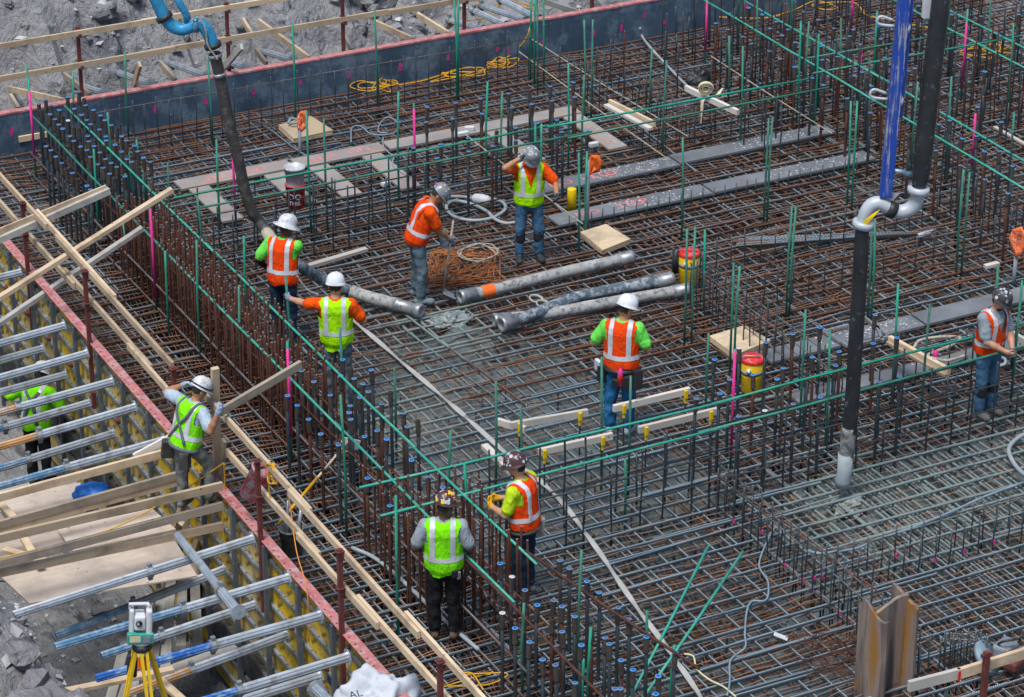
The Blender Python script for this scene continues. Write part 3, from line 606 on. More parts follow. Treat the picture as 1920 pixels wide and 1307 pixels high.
MARKS = [((-2, 9), 'along the dark far form'), ((2.5, 9), 'by the yellow cord coils at the far form'), ((5, 8.6), 'near the four tall bars at the far form'), ((-3.5, 6.8), 'among the blue capped bars at the cage end'), ((-0.3, 5.3), 'behind the red lettered bucket'), ((2.2, 5.2), 'among the capped bars beyond the coiled hose'), ((5.5, 6), 'near the coiled cream strap'), ((8, 7), 'in the far cage beside the blue mast'), ((10.8, 5.5), 'in the far corner cage'), ((8, 2.2), 'by the green rails behind the pale elbow'), ((-3.4, 2.4), 'among the dense rusty bars'), ((2.9, 2.6), 'near the plywood hatch by the NO STEP plank'), ((5.5, 3), 'between the two dark NO STEP planks'), ((3.3, 0.4), 'around the water cooler by the lying hoses'), ((6, 0.2), 'beyond the bundle of dark bars'), ((8.4, -0.6), 'beside the striped orange flag'), ((2.3, -2.9), 'by the water cooler at the near rails'), ((4.6, -3.8), 'around the man in the grey T-shirt'), ((0, -3.8), 'among the whitish screed boards'), ((-2.2, -3.8), 'near the corner of the pale green rails'), ((-3.3, -0.8), 'by the reaching man in the lime vest'), ((-3.2, -5.2), 'beside the man in black trousers'), ((-2.7, -7.6), 'among the blue capped bars at the loose green bars'), ((0.3, -5.6), 'along the mat joint with pink marks')]
def near_mark(b): return min(MARKS, key=lambda q: (q[0][0]-b.x)**2+(q[0][1]-b.y)**2)[1]
for i, (px, py, yt) in enumerate(greens):
    b = at(px, py, 0); h = min(2.1, max(0.5, tall(b, yt)))
    o = MB().tube([(b.x, b.y, -0.35), (b.x+random.uniform(-.012, .012), b.y+random.uniform(-.01, .01), h*0.5), (b.x+random.uniform(-.03, .03), b.y+random.uniform(-.02, .02), h)], 0.0165, 7).build('green_bar', M['green'], None, True)
    o.data.transform(Matrix.Translation((-b.x, -b.y, 0))); o.location = (b.x, b.y, 0)
    lm = near_mark(b); tag(o, '%s upright green marker bar %s' % ('tall' if h > 1.35 else 'shortish', lm), 'rebar', 'green marker bars')
for i, (px, py, yt) in enumerate(pinks):
    b = at(px, py, 0); h = min(2.1, max(0.5, tall(b, yt)))
    t = thing('marker_bar', 'upright green bar sprayed bright pink, %s' % near_mark(b), 'rebar', (b.x, b.y, 0), 'pink sprayed marker bars')
    MB().tube([(b.x, b.y, -0.35), (b.x, b.y, h)], 0.0165, 7).build('bar', M['green'], t, True)
    MB().tube([(b.x, b.y, h*random.uniform(.05, .2)), (b.x, b.y, h*random.uniform(.85, 1.0))], 0.0185, 7).build('paint_band', M['pink'], t, True)
# loose pale green bars lying crossed
for a, b, n in (((1328, 1024, 0.5), (1170, 1330, 0.0), 'longer'), ((1393, 1034, 0.5), (1205, 1310, 0.0), 'shorter')):
    p, q = at(*a), at(*b); o = MB().tube([p, p.lerp(q, .5)+V(0, 0, -.02), q], 0.017, 7).build('loose_bar', M['greenpale'], None, True)
    tag(o, 'loose pale green bar leaning crossed over its twin, the %s of the two' % ('upper' if n == 'longer' else 'lower'), 'rebar')
# ------------------------------------------------------------------ text helper (flat printed or painted lettering)
def text_faces(s, size):
    c = bpy.data.curves.new('t', 'FONT'); c.body = s; c.size = size; c.align_x = 'CENTER'; c.align_y = 'CENTER'; c.resolution_u = 2
    o = bpy.data.objects.new('t', c); COL.objects.link(o); dg = bpy.context.evaluated_depsgraph_get()
    me = bpy.data.meshes.new_from_object(o.evaluated_get(dg)); vs = [v.co.copy() for v in me.vertices]; fs = [tuple(p.vertices) for p in me.polygons]
    bpy.data.objects.remove(o); bpy.data.curves.remove(c); bpy.data.meshes.remove(me); return vs, fs
def put_text(mb, tf, o, u, v):
    o, u, v = Vector(o), Vector(u), Vector(v); mb.add([o+u*p.x+v*p.y for p in tf[0]], tf[1])

# ------------------------------------------------------------------ far form (inside face seen)
FY = 9.68
FF = thing('far_form', 'dark blue-grey form wall with pink top edge in front of the blasted rock', 'formwork', (4, FY, 0))
jx = [-6.2, -5.0]+[atY(px, py, FY).x for px, py in ((32, 225), (230, 190), (323, 173), (512, 140), (602, 125), (777, 95), (853, 85), (948, 68), (1028, 55))]+[7.0, 7.9, 9.5, 10.4, 12.0, 13.0, 14.6]
for a, b in zip(jx[:-1], jx[1:]):
    dz = random.uniform(-.006, .006)
    MB().box(((a+b)/2, FY+0.011, -0.2+dz), (b-a-0.006, 0.022, 1.56)).build('panel', M['formface'], FF)
    MB().box(((a+b)/2, FY+0.06, 0.592+dz), (b-a-0.004, 0.13, 0.03)).build('top_edge', M['formedge'], FF)
    MB().box((a+0.06, FY+0.08, -0.25+dz), (0.05, 0.11, 1.6)).box((b-0.06, FY+0.08, -0.25+dz), (0.05, 0.11, 1.6)).build('frame', M['galv'], FF)
    bt = MB()
    for zz in (0.5, 0.1): 
        for q in (a+0.05, b-0.05): bt.box((q, FY-0.003, zz), (0.018, 0.006, 0.018))
    bt.build('bolts', M['galv'], FF)
for px, py in [(22,247),(98,233),(203,218),(291,205),(386,190),(476,172),(563,153),(653,140),(750,125),(840,108),(933,92),(1018,80),(1114,62),(1165,52),(1208,28),(1245,42),(952,95),(1400,10)]:
    p = atY(px, py, FY); b = MB(); n = 10; w_, h_ = random.uniform(.022, .035), random.uniform(.05, .085)
    b.add([(p.x+math.cos(6.283*k/n)*w_*random.uniform(.7, 1.1), FY-0.004, p.z+math.sin(6.283*k/n)*h_*random.uniform(.75, 1.1)) for k in range(n)], [tuple(range(n))])
    b.build('paint_mark', M['pink'], FF)
# timber cleat at the foot of the form
p, q = at(32, 243, 0.3), at(75, 236, 0.3); MB().beam((p.x, FY-0.03, 0.16), (q.x+0.3, FY-0.03, 0.16), 0.04, 0.09).build('cleat', M['timber'], FF)

# ------------------------------------------------------------------ left form (outside face seen): steel frame, yellow ply
LX = -5.12; ZT = 0.5
LF = thing('left_form', 'yellow plywood form wall with grey steel ribs and pink perforated top flange', 'formwork', (LX, 0, 0))
doka = text_faces('doka', 0.085)
ys = [6.0, 5.08, 4.16, 3.28, 2.4, 1.5, 0.6, -0.3, -1.2, -2.1, -3.05, -4.0, -4.95, -5.9, -6.85, -7.8, -8.75, -9.7]
pr = MB(); tagn = 0
for i, (a, b) in enumerate(zip(ys[:-1], ys[1:])):
    yc = (a+b)/2; wd = a-b
    MB().box((LX+0.01, yc, -0.95), (0.02, wd-0.006, 2.86)).build('yellow_panel', M['yellowply'], LF)
    if not (b >= -2.2 and a <= -1.0):
        MB().box((LX-0.05, yc, ZT-0.006), (0.125, wd-0.004, 0.012)).build('top_flange', M['formedge'], LF)
        h = MB()
        for k in range(6): h.lathe([(0.011, 0), (0.0, 0.0005)], (LX-0.075+random.uniform(-.002, .002), b+wd*(k+0.5)/6, ZT+0.003), n=8)
        h.build('holes', M['black'], LF)
    z = ZT-0.26
    while z > -2.35:
        r = MB().box((LX-0.022, yc, z), (0.038, wd-0.004, 0.04)); r.build('rib', M['galv'], LF)
        h = MB()
        for k in range(4): h.box((LX-0.022, b+wd*(k+0.6)/4.4, z+0.0215), (0.018, 0.02, 0.003))
        h.build('holes', M['black'], LF)
        z -= 0.3
    z = ZT-0.13
    while z > -2.0:
        for k in range(3):
            if random.random() < 0.9:
                c_ = V(LX-0.004, b+wd*(k+0.55)/3.2, z+random.uniform(-.03, .03)); an = RAD(38)
                put_text(pr, doka, c_, (0, -math.cos(an), math.sin(an)), (0, math.sin(an), math.cos(an)))
        z -= 0.15
    if i % 2 == 0: MB().box((LX-0.008, yc-0.15, ZT-0.95), (0.006, 0.13, 0.16)).build('blue_label', M['bluetag'], LF)
    st = MB().box((LX-0.09, a, -0.97), (0.05, 0.06, 2.82)); st.build('stiffener', M['galvdark'], LF)
    MB().lathe([(0.05, 0), (0.05, 0.02), (0.03, 0.02), (0.03, 0.05), (0.0, 0.05)], (LX-0.14, a+0.06, ZT-0.62), (-1, 0, 0), 10).build('wing_nut', M['redpost'], LF)
stuff(pr.build('printed_marks', M['print'], LF))

# ------------------------------------------------------------------ aluminium shores
def fluted(mb, a, b, r, n=8):
    a, b = Vector(a), Vector(b); d, sd, u = frame(b-a); vs = []; m = n*3
    for p in (a, b):
        for k in range(m):
            rr = r*(1.0 if k % 3 else 0.8); t = 2*math.pi*k/m; vs.append(p+(sd*math.cos(t)+u*math.sin(t))*rr)
    fs = [(k, (k+1) % m, m+(k+1) % m, m+k) for k in range(m)]+[tuple(range(m-1, -1, -1)), tuple(range(m, 2*m))]
    mb.add(vs, fs)
def shore(a, b, split, inner, label, group='aluminium shores', r=0.054, plates=True):
    a, b = Vector(a), Vector(b); d = (b-a).normalized(); L = (b-a).length; c = a+d*min(split, L*0.9)
    t = thing('bracing_prop', label, 'prop', a, group)
    m = MB(); fluted(m, a, c, r); m.build('outer_tube', M['alu'], t)
    if (b-c).length > 0.1: m = MB(); fluted(m, c, b, r*0.86); m.build('inner_tube', inner, t)
    _, sd, u = frame(d)
    m = MB(); m.lathe([(r*0.9, -0.03), (r*1.32, -0.03), (r*1.32, 0.03), (r*0.9, 0.03)], c, d, 12); m.beam(c+u*r*1.2-d*0.01, c+u*r*2.0-d*0.01, 0.05, 0.05, d); m.beam(c-u*r*1.2, c-u*r*1.9, 0.04, 0.05, d)
    m.build('collar', M['galv'], t)
    if plates:
        m = MB(); m.lathe([(r*0.5, 0), (r*1.75, 0), (r*1.75, 0.012), (r*0.5, 0.012)], a-d*0.006, d, 8); m.lathe([(0.022, -0.004), (0, -0.006)], a, d, 8); m.build('end_plate', M['alu'], t)
    return t
up = [((38,511),(-60,535),'alu'),((120,611),(-40,655),'alu'),((163,663),(-40,720),'alu'),((210,716),(-30,782),'aluorange'),((253,764),(-30,846),'aluorange'),((307,826),(-30,920),'alublue'),((473,1011),(25,1153),'alu'),((540,1084),(103,1213),'alublue'),((600,1154),(180,1272),'alubright'),((652,1232),(330,1330),'alubright')]
lo = [((80,654),(-60,692),'alu'),((123,703),(-60,752),'alublue'),((167,756),(-60,820),'alublue'),((213,813),(-40,890),'alublue'),((420,1068),(105,1192),'alublue'),((477,1134),(190,1230),'alublue'),((537,1191),(240,1300),'aluorange'),((600,1268),(400,1330),'alublue')]
nm = {'alu': 'plain aluminium', 'aluorange': 'aluminium and orange', 'alublue': 'aluminium and pale blue', 'alubright': 'aluminium and bright blue'}
for i, (s, e, col) in enumerate(up):
    a = atX(*s, -5.27); b = atY(*e, a.y); shore(a, b, 1.25, M[col], '%s shore bracing the top of the yellow form' % nm[col], 'shores along the top of the yellow form')
for i, (s, e, col) in enumerate(lo):
    a = atX(*s, -5.27); b = atY(*e, a.y); shore(a, b, 1.15, M[col], '%s shore in the lower row against the yellow form' % nm[col], 'shores along the middle of the yellow form')
a = at(447, 1148, 0.62); b = at(333, 1004, 0.62); shore(a, b, 0.52, M['alu'], 'loose aluminium shore lying across the braces beside the plywood deck')
a = at(592, 1290, 0.55); b = at(700, 1400, 0.55); shore(a, b, 2, M['alu'], 'loose aluminium shore lying by the white woven bag')
# behind the far form
for (s, e) in [((550,113),(490,95)),((460,127),(432,117)),((388,143),(310,115)),((283,157),(215,134)),((197,175),(134,156)),((1330,20),(1280,-20))]:
    a = atY(*s, 9.93); b = atX(*e, a.x); shore(a, b, 1.6, M['alu'], 'aluminium shore propping the far form from the rock', 'shores behind the far form')
    MB_ = None
for (s, e) in [((987,38),(893,8)),((947,47),(880,16)),((905,55),(835,36)),((1010,35),(930,-5))]:
    a = atY(*s, 9.93); b = atX(*e, a.x-0.3); shore(a, b, 1.3, M['aluorange'], 'orange stained shore in the bundle behind the far form', 'orange shores behind the far form', 0.05)

# ------------------------------------------------------------------ lumber helper
def lumber(label, a, b, wd=0.04, ht=0.09, mat_='timber', name='board', cat='board', group=None, up=None, bev=0.003):
    """a sawn board whose own X axis runs along it, so the grain follows"""
    a, b = Vector(a), Vector(b); L = (b-a).length; d, sd, u = frame(b-a, up)
    o = MB().box((0, 0, 0), (L, wd, ht)).build(name, M[mat_], None, bevel=bev)
    R = Matrix((d, -sd, u)).transposed(); o.matrix_world = Matrix.Translation((a+b)/2)@R.to_4x4()
    if label: tag(o, label, cat, group)
    return o
def part_lumber(parent, name, a, b, wd=0.04, ht=0.09, mat_='timber', up=None):
    o = lumber(None, a, b, wd, ht, mat_, name, up=up); m = o.matrix_world.copy(); o.parent = parent; o.matrix_world = Matrix.Translation(-root_loc(parent))@m; return o

# ------------------------------------------------------------------ guardrails
def post(parent, x, y, z0, z1, zs, side):
    MB().box((x, y, (z0+z1)/2), (0.05, 0.05, z1-z0)).build('post', M['redpost'], parent)
    for z in zs:
        m = MB().box((x+side[0]*0.05, y+side[1]*0.05, z-0.055), (0.13 if side[0] else 0.05, 0.13 if side[1] else 0.05, 0.008)).box((x+side[0]*0.11, y+side[1]*0.11, z-0.03), (0.008 if side[0] else 0.05, 0.008 if side[1] else 0.05, 0.06))
        m.box((x, y, z+0.05), (0.09, 0.09, 0.01)); m.build('bracket', M['redpost'], parent)
GL = thing('guardrail', 'lumber guardrail on red steel posts along the top of the yellow form', 'guardrail', (-5.2, -2, ZT))
for y in (4.2, 1.74, -1.37, -3.95, -6.19, -8.61): post(GL, -5.23, y, -0.45, 1.54, (1.02, 1.47), (1, 0))
tops = [(6.2, 3.4), (3.9, 0.9), (3.0, -1.2), (-1.75, -5.2), (-4.7, -8.0), (-7.6, -10.5)]
for i, (a, b) in enumerate(tops): part_lumber(GL, 'top_rail', (-5.17+0.045*(i % 2), a, 1.475+0.004*(i % 2)), (-5.17+0.045*(i % 2), b, 1.465), 0.04, 0.09)
for i, (a, b) in enumerate([(6.0, 2.4), (2.9, -0.3), (0.4, -2.2), (-2.75, -5.4), (-4.9, -7.0), (-6.4, -10)]): part_lumber(GL, 'mid_rail', (-5.17+0.045*(i % 2), a, 1.03), (-5.17+0.045*(i % 2), b, 1.02), 0.04, 0.09)
GF = thing('guardrail', 'lumber guardrail on rusty posts along the top of the dark far form', 'guardrail', (0, 9.85, 0.6))
for x in (-5.0, -2.43, 0.03, 2.02, 4.2, 6.6): post(GF, x, 9.88, 0.55, 1.73, (1.12, 1.64), (0, -1))
for i, (a, b) in enumerate([(-6.5, -1.0), (-1.4, 3.0), (2.6, 7.5)]): part_lumber(GF, 'top_rail', (a, 9.81+0.042*(i % 2), 1.645), (b, 9.81+0.042*(i % 2), 1.65), 0.04, 0.09)
for i, (a, b) in enumerate([(-6.5, -0.9), (-1.3, 3.2), (2.8, 7.5)]): part_lumber(GF, 'mid_rail', (a, 9.81+0.042*(i % 2), 1.125), (b, 9.81+0.042*(i % 2), 1.13), 0.04, 0.09)
GR = thing('guardrail', 'short lumber guardrail on a red post with a red board end, beside the generator', 'guardrail', (1.0, -10.6, 0))
pz = 1.0; a = at(1703, 1287, pz); b = at(1960, 1212, pz)
c = at(1800, 1262, pz); part_lumber(GR, 'top_rail', a, c, 0.045, 0.12, 'whitewood'); part_lumber(GR, 'top_rail', at(1790, 1260, pz)+V(0, -.045, 0), b, 0.045, 0.12, 'timber')
MB().box(at(1790, 1262, pz)+V(0.01, -.07, 0), (0.03, 0.006, 0.11)).build('red_tip', M['red'], GR)
p = at(1850, 1230, 1.15); MB().box((p.x, p.y, 0.3), (0.055, 0.055, 1.8)).box((p.x, p.y, 1.16), (0.12, 0.04, 0.04)).build('post', M['redpost'], GR)

# ------------------------------------------------------------------ raking boards and joists by the left form
def along_Y(s, e, X, lab, mat_='timber', wd=0.04, ht=0.14, grp=None, mid=None):
    a = atX(*(mid or s), X); p, q = atY(*s, a.y), atY(*e, a.y); return lumber(lab, p, q, wd, ht, mat_, group=grp)
along_Y((-40, 466), (205, 357), -5.2, 'whitish grey board raking up over the guardrail corner', 'greywood', 0.09, 0.09, mid=(62, 400))
along_Y((-40, 450), (200, 352), -5.2, 'thin pale board lying along the whitish grey raking board', 'timber', 0.03, 0.09, mid=(60, 388))
along_Y((-40, 583), (323, 355), -5.15, 'long pale board raking up across both guardrail rails', 'timber', 0.09, 0.06, mid=(127, 479))
along_Y((-40, 632), (267, 428), -5.15, 'grey weathered board raking up under the guardrail top rail', 'greywood', 0.09, 0.06, mid=(90, 529))
J = [((0, 933), (322, 846), 'pale joist running from the yellow form over the fluted shores', 'timber'), ((0, 985), (342, 889), 'brown stained joist beside the trousers of the harnessed man', 'brownwood'), ((0, 995), (342, 900), 'dark doubled joist lying against the brown stained joist', 'timber'),
     ((0, 1009), (417, 911), 'pale joist butting the pink form corner above the plywood', 'timber'), ((0, 1058), (417, 948), 'grey brown joist laid across the plywood deck', 'brownwood'), ((0, 1073), (417, 986), 'pale joist along the edge of the large plywood sheet', 'timber')]
for s, e, lab, mt in J:
    a = atX(*e, -5.3); b = atY(s[0]-30, s[1]+7, a.y); lumber(lab, a, b, 0.045, 0.105, mt)
a = at(252, 857, 0.35); b = at(330, 815, 0.6); lumber('short pale board stub raking against the pink flange end', a, b, 0.04, 0.09, 'whitewood')
# plywood sheets of the deck
def ply(label, cs, z, th=0.02, mt='ply'):
    c = [at(x, y, z) for x, y in cs]; o = V(sum(p.x for p in c)/4, sum(p.y for p in c)/4, z)
    m = MB().quadbox([p-o-V(0, 0, th) for p in c]+[p-o for p in c]); ob = m.build('plywood_sheet', M[mt]); ob.location = o; tag(ob, label, 'plywood'); return ob
ply('large pale plywood sheet of the deck with its front edge free', [(55, 1131), (370, 1079), (327, 1012), (3, 1082)], -0.20)
ply('plywood sheet of the deck lying under the two lower joists', [(137, 1033), (330, 992), (285, 953), (107, 992)], -0.24)
ply('plywood offcut beside the blue tarp under the pale joist', [(0, 975), (160, 945), (150, 905), (0, 930)], -0.22)
ply('long plywood sheet at the far left of the deck behind the stacked blocks', [(-20, 1060), (130, 1025), (112, 985), (-20, 1010)], -0.3)
# trestle of timbers where the man in the harness stands
for s, e, z0, z1, lab in [((417, 871), (362, 1040), 0.5, -0.9, 'leaning trestle leg of pale timber beside the joist ends'), ((345, 940), (327, 995), 0.0, -0.5, 'short timber strut under the joist ends'), ((405, 915), (405, 1058), 0.4, -0.9, 'upright timber stud just inside the pink form corner'), ((340, 980), (375, 1010), -0.1, -0.4, 'small diagonal timber strut above the plywood')]:
    lumber(lab, at(*s, z0), at(*e, z1), 0.09, 0.06, 'timber')
lumber('upright pale stud held by the man in the harness', at(403, 690, 1.95), at(408, 900, 0.35), 0.06, 0.09, 'timber')
lumber('second upright stud behind the harnessed man, shorter', at(420, 825, 1.0), at(412, 915, 0.3), 0.09, 0.04, 'timber')
lumber('long stick of lumber gripped by the man in the harness', at(412, 773, 1.62), at(564, 683, 1.75), 0.05, 0.1, 'brownwood')
for s, e, z, lab, mt in [((105,1300),(325,1255),0.1,'pale plank lying on the rock beside the yellow tripod','timber'),((300,1275),(350,1320),0.05,'short pale board end beside the yellow tripod','timber'),((45,1010),(75,1060),-0.1,'short pale block among the deck offcuts','timber'),((0,945),(40,985),-0.1,'pale board end sticking from under the deck joists','timber'),((8,1030),(95,1055),-0.15,'short brown board lying across the plywood edge','timber')]:
    lumber(lab, at(*s, z), at(*e, z), 0.09, 0.045, mt)
# timbers behind the far form
for s, e, lab, mt in [((580,110),(485,40),'long pale timber brace rising behind the far form','timber'),((472,65),(455,37),'short pale timber stub leaning behind the far form','timber'),((420,127),(453,87),'grey timber brace leaning by the black hose','greywood'),((777,76),(703,42),'brown timber brace behind the far form beside the white rock','timber'),((843,65),(783,28),'second brown timber brace beside the white rock','timber'),((1085,24),(1020,2),'grey timber brace by the yellow cord behind the form','greywood'),((120,190),(10,165),'pale timber brace in the rock corner','timber'),((35,205),(20,180),'short weathered timber stub in the rock corner','brownwood'),((170,180),(120,140),'brown timber brace beside the far red post','brownwood'),((250,165),(262,120),'short upright timber block behind the first fluted prop','timber'),((330,152),(300,118),'brown timber wedge behind the far form near the hanging hose','brownwood'),((500,120),(480,95),'short brown timber behind the form beside the grey brace','brownwood'),((660,95),(640,60),'weathered timber stub by the middle red post','greywood'),((1130,15),(1110,-15),'weathered timber brace at the far end of the form','greywood')]:
    a = atY(*s, 9.97); b = atX(*e, a.x); lumber(lab, a, b, 0.05, 0.1, mt)
lumber('dark planks at the pit bottom below the loose shore', V(-6.6, -3.6, -1.2), V(-5.4, -3.5, -1.15), 0.25, 0.04, 'greywood')
for i in range(7):
    lumber('rough dark timber in the pit below the shores', V(-7.4+0.3*i, -4.2+0.25*i, -1.5+0.1*(i % 3)), V(-6.4+0.25*i, -2.6+0.3*i, -1.1-0.15*(i % 2)), 0.12, 0.06, 'greywood', group='timbers down in the pit')

# ------------------------------------------------------------------ loose rocks
def rock_mesh(seed):
    r = np.random.default_rng(seed); b = MB(); import_pts = []
    n = 5; vs = []; fs = []
    # icosahedron-like: cube sphere 3x3 per face
    g = np.linspace(-1, 1, 4)
    for ax in range(3):
        for sgn in (-1, 1):
            base = len(vs)
            for i in g:
                for j in g:
                    p = np.zeros(3); p[ax] = sgn; p[(ax+1) % 3] = i; p[(ax+2) % 3] = j
                    p = p/np.linalg.norm(p)**0.7; vs.append(p)
            for i in range(3):
                for j in range(3):
                    q = [base+i*4+j, base+(i+1)*4+j, base+(i+1)*4+j+1, base+i*4+j+1]; fs.append(q if sgn > 0 else q[::-1])
    vs = np.array(vs); ns = (fbm(vs+seed*3.1, 1.6, 3)-0.45)
    vs = vs*(1+1.3*ns[:, None]); vs = np.round(vs*3.2)/3.2*0.35+vs*0.65; vs *= np.array([1, r.uniform(.6, .9), r.uniform(.45, .7)])
    return b.add(vs.tolist(), fs).data('loose_rock', M['rock'])
RK = [rock_mesh(i) for i in range(6)]
for i in range(110):
    if i < 84: x, y = random.uniform(-4, 6), random.uniform(10.9, 14.5)
    else: x, y = random.uniform(-9.6, -7.9), random.uniform(-8.5, -4.4)
    z = float(terrain_z(np.array([[x]]), np.array([[y]]))[0, 0]); s = random.choice([.06, .09, .13, .2, .3])*random.uniform(.8, 1.2)
    o = link('loose_rock', RK[i % 6]); o.location = (x, y, z+s*0.2); o.scale = (s, s, s); o.rotation_euler = (random.uniform(-.3, .3), random.uniform(-.3, .3), random.uniform(0, 6))
    where = 'by the yellow tripod' if i >= 84 else 'near the rock corner beyond the capped bars' if x < -1.5 else 'below the blue boom' if x < 1.5 else 'around the timber braces beyond the far form' if x < 4 else 'by the orange shores beyond the far form'
    tag(o, '%s angular grey rock lying loose %s' % ('big' if s > .17 else 'fist-sized' if s < .1 else 'middling', where), 'rock', 'loose rocks %s' % ('behind the far form' if i < 84 else 'by the tripod'))
def atV(px, py, P0):      # the upright plane through P0 that faces the station point
    d = ray(px, py); n = _fh; t = ((np.array(P0)-CAM)@n)/(d@n); return Vector(CAM+d*t)
def r2(x, y): return 640+x/3, y/3
def r3(x, y): return 1280+x/3, y/3
def r5(x, y): return 640+x/3, 436+y/3
def r6(x, y): return 1280+x/3, 436+y/3
def b2(x, y): return 640+x/3, 871+y/3
def b3(x, y): return 1280+x/3, 871+y/3
def cable(name, label, cat, pts, r, m, n=6, seg=8, group=None):
    P = smooth_path(pts, seg); o = P[0].copy(); ob = MB().tube([p-o for p in P], r, n).build(name, M[m], None, True); ob.location = o; return tag(ob, label, cat, group)
def lay(pxs, z, jit=0.0): return [at(x, y, (z[i] if isinstance(z, (list, tuple)) else z)+random.uniform(-jit, jit)) for i, (x, y) in enumerate(pxs)]

# ------------------------------------------------------------------ placing boom and hose on the left
P0 = at(490, 420, 1.15)
BL = thing('boom_hose', 'sky blue boom pipe end with long dark hose hanging over the mat', 'concrete hose', P0)
hp = [atV(x, y, P0) for x, y in [(401, 95), (405, 112), (417, 167), (430, 233), (447, 300), (458, 352), (472, 395), (490, 420)]]
hp += [at(512, 452, 1.05), at(548, 488, 0.85), at(600, 522, 0.42), at(650, 543, 0.2), at(700, 560, 0.14), at(745, 571, 0.12)]
pp = smooth_path(hp, 6); k1 = 8*6-2
MB().tube(pp[2:k1], 0.078, 12).build('hanging_hose', M['hosebrown'], BL, True)
k2 = k1+14; MB().tube(pp[k1-1:k1+9], 0.084, 12).build('sacking_wrap', M['burlap'], BL, True)
MB().tube(pp[k1+8:k1+22], 0.08, 12).build('lying_hose', M['rubberblue'], BL, True)
MB().tube(pp[k1+21:], [0.084+0.012*random.random() for _ in pp[k1+21:]], 12).build('hose_wrap', M['rubbercrust'], BL, True)
e0, e1 = at(745, 571, 0.12), at(806, 588, 0.1); d = (e1-e0).normalized()
MB().lathe([(0.075, 0), (0.095, 0), (0.095, 0.05), (0.085, 0.06), (0.085, 0.3), (0.1, 0.32), (0.1, 0.38), (0.088, 0.4), (0.07, 0.4), (0.07, 0.1)], e0-d*0.02, d, 16).build('nozzle', M['steel'], BL, True)
for i, s in enumerate((3, 9)): MB().lathe([(0.08, 0), (0.094, 0), (0.094, 0.05), (0.08, 0.05)], pp[s], pp[s+1]-pp[s], 14).build('clamp', M['steel'], BL, True)
ep = [atV(x, y, P0) for x, y in [(283, -20), (300, 15), (308, 32), (322, 48), (340, 55), (358, 50), (368, 45), (382, 50), (392, 65), (399, 85)]]
MB().tube(smooth_path(ep, 5), 0.085, 14).build('blue_pipe', M['bluesteel'], BL, True)
for s in (2, 6, 9):
    t = ep[min(s+1, 9)]-ep[s-1]; MB().lathe([(0.08, -0.03), (0.115, -0.03), (0.115, 0.03), (0.08, 0.03)], ep[s], t, 14).build('flange', M['alublue'] if s == 6 else M['black'], BL, True)
q = [atV(x, y, P0) for x, y in [(325, -20), (340, 12), (350, 28), (352, 45)]]
MB().tube(q, 0.05, 10).build('blue_strut', M['bluesteel'], BL, True)
cable('rope', 'pale rope looped round the blue boom coupling', 'rope', [atV(x, y, P0+V(0, -.12, 0)) for x, y in [(357, 40), (372, 33), (385, 55), (390, 85), (402, 103), (408, 112)]], 0.012, 'burlap')
# concrete running from the nozzle
def lump(name, label, c, rx, ry, rz, m, seed, parent=None, rough=0.35, pieces=0, fs_=2.6, oc=5):
    vs = []; fs = []; n, k = 48, 22
    for i in range(k+1):
        for j in range(n):
            th = math.pi*0.5*i/k; ph = 2*math.pi*j/n; vs.append((math.sin(th)*math.cos(ph), math.sin(th)*math.sin(ph), math.cos(th)))
    A = np.array(vs); ns = fbm(A+seed, fs_, oc)-0.47; A = A*(1+rough*ns[:, None]*2); A = A*np.array([rx, ry, rz])
    for i in range(k):
        for j in range(n): fs.append((i*n+j, i*n+(j+1) % n, (i+1)*n+(j+1) % n, (i+1)*n+j))
    o = MB().add(A.tolist(), fs).build(name, M[m], None, True); o.location = c
    if label: tag(o, label, 'concrete')
    return o
lump('concrete_heap', 'heap of wet concrete spilling from the hose nozzle', at(842, 604, -0.07), 0.3, 0.2, 0.11, 'concpale', 3, rough=0.9)
o = lump('concrete_heap', 'small heap of wet concrete under the hanging pour hose', at(1590, 950, -0.12), 0.22, 0.18, 0.09, 'concpale', 9, rough=0.9)

# ------------------------------------------------------------------ boom, elbow and hose on the right
P1_ = at(1580, 912, 0.12)
BR = thing('boom_hose', 'dark blue boom mast with black hose and pale S-shaped elbow pouring concrete', 'concrete hose', P1_)
PV = lambda x, y, o=V(0, 0, 0): atV(x, y, P1_+o)
MB().tube(smooth_path([PV(1768, -30), PV(1752, 100), PV(1737, 230), PV(1727, 322), PV(1724, 345)], 5), [0.108]*14+[0.104, 0.1, 0.096, 0.09, 0.09, 0.088, 0.088], 16).build('upper_hose', M['rubber'], BR, True)
MB().tube(smooth_path([PV(1617, 425), PV(1612, 520), PV(1604, 650), PV(1597, 760), PV(1592, 810)], 5), [0.08, 0.083]+[0.088]*19, 16).build('lower_hose', M['rubber'], BR, True)
MB().tube(smooth_path([PV(1592, 800), PV(1588, 842), PV(1585, 866)], 5), 0.09, 16).build('stained_hose', M['rubberdirty'], BR, True)
MB().tube([PV(1586, 850), PV(1583, 890), PV(1580, 900), PV(1580, 912)], [0.094, 0.09, 0.096, 0.09], 16).build('hose_tip', M['palehose'], BR, True)
MB().tube(smooth_path([PV(1723, 352), PV(1721, 368), PV(1711, 388), PV(1690, 397), PV(1668, 391), PV(1650, 381), PV(1634, 385), PV(1623, 402), PV(1619, 425)], 5), 0.083, 16).build('elbow', M['whitepipe'], BR, True)
for (x, y, dx, dy) in ((1722, 356, -2, 12), (1619, 420, -2, 10)):
    a, b = PV(x, y), PV(x+dx, y+dy); MB().lathe([(0.08, -0.04), (0.125, -0.04), (0.13, 0.0), (0.125, 0.04), (0.08, 0.04)], a, b-a, 16).build('coupling', M['whitepipe'], BR, True)
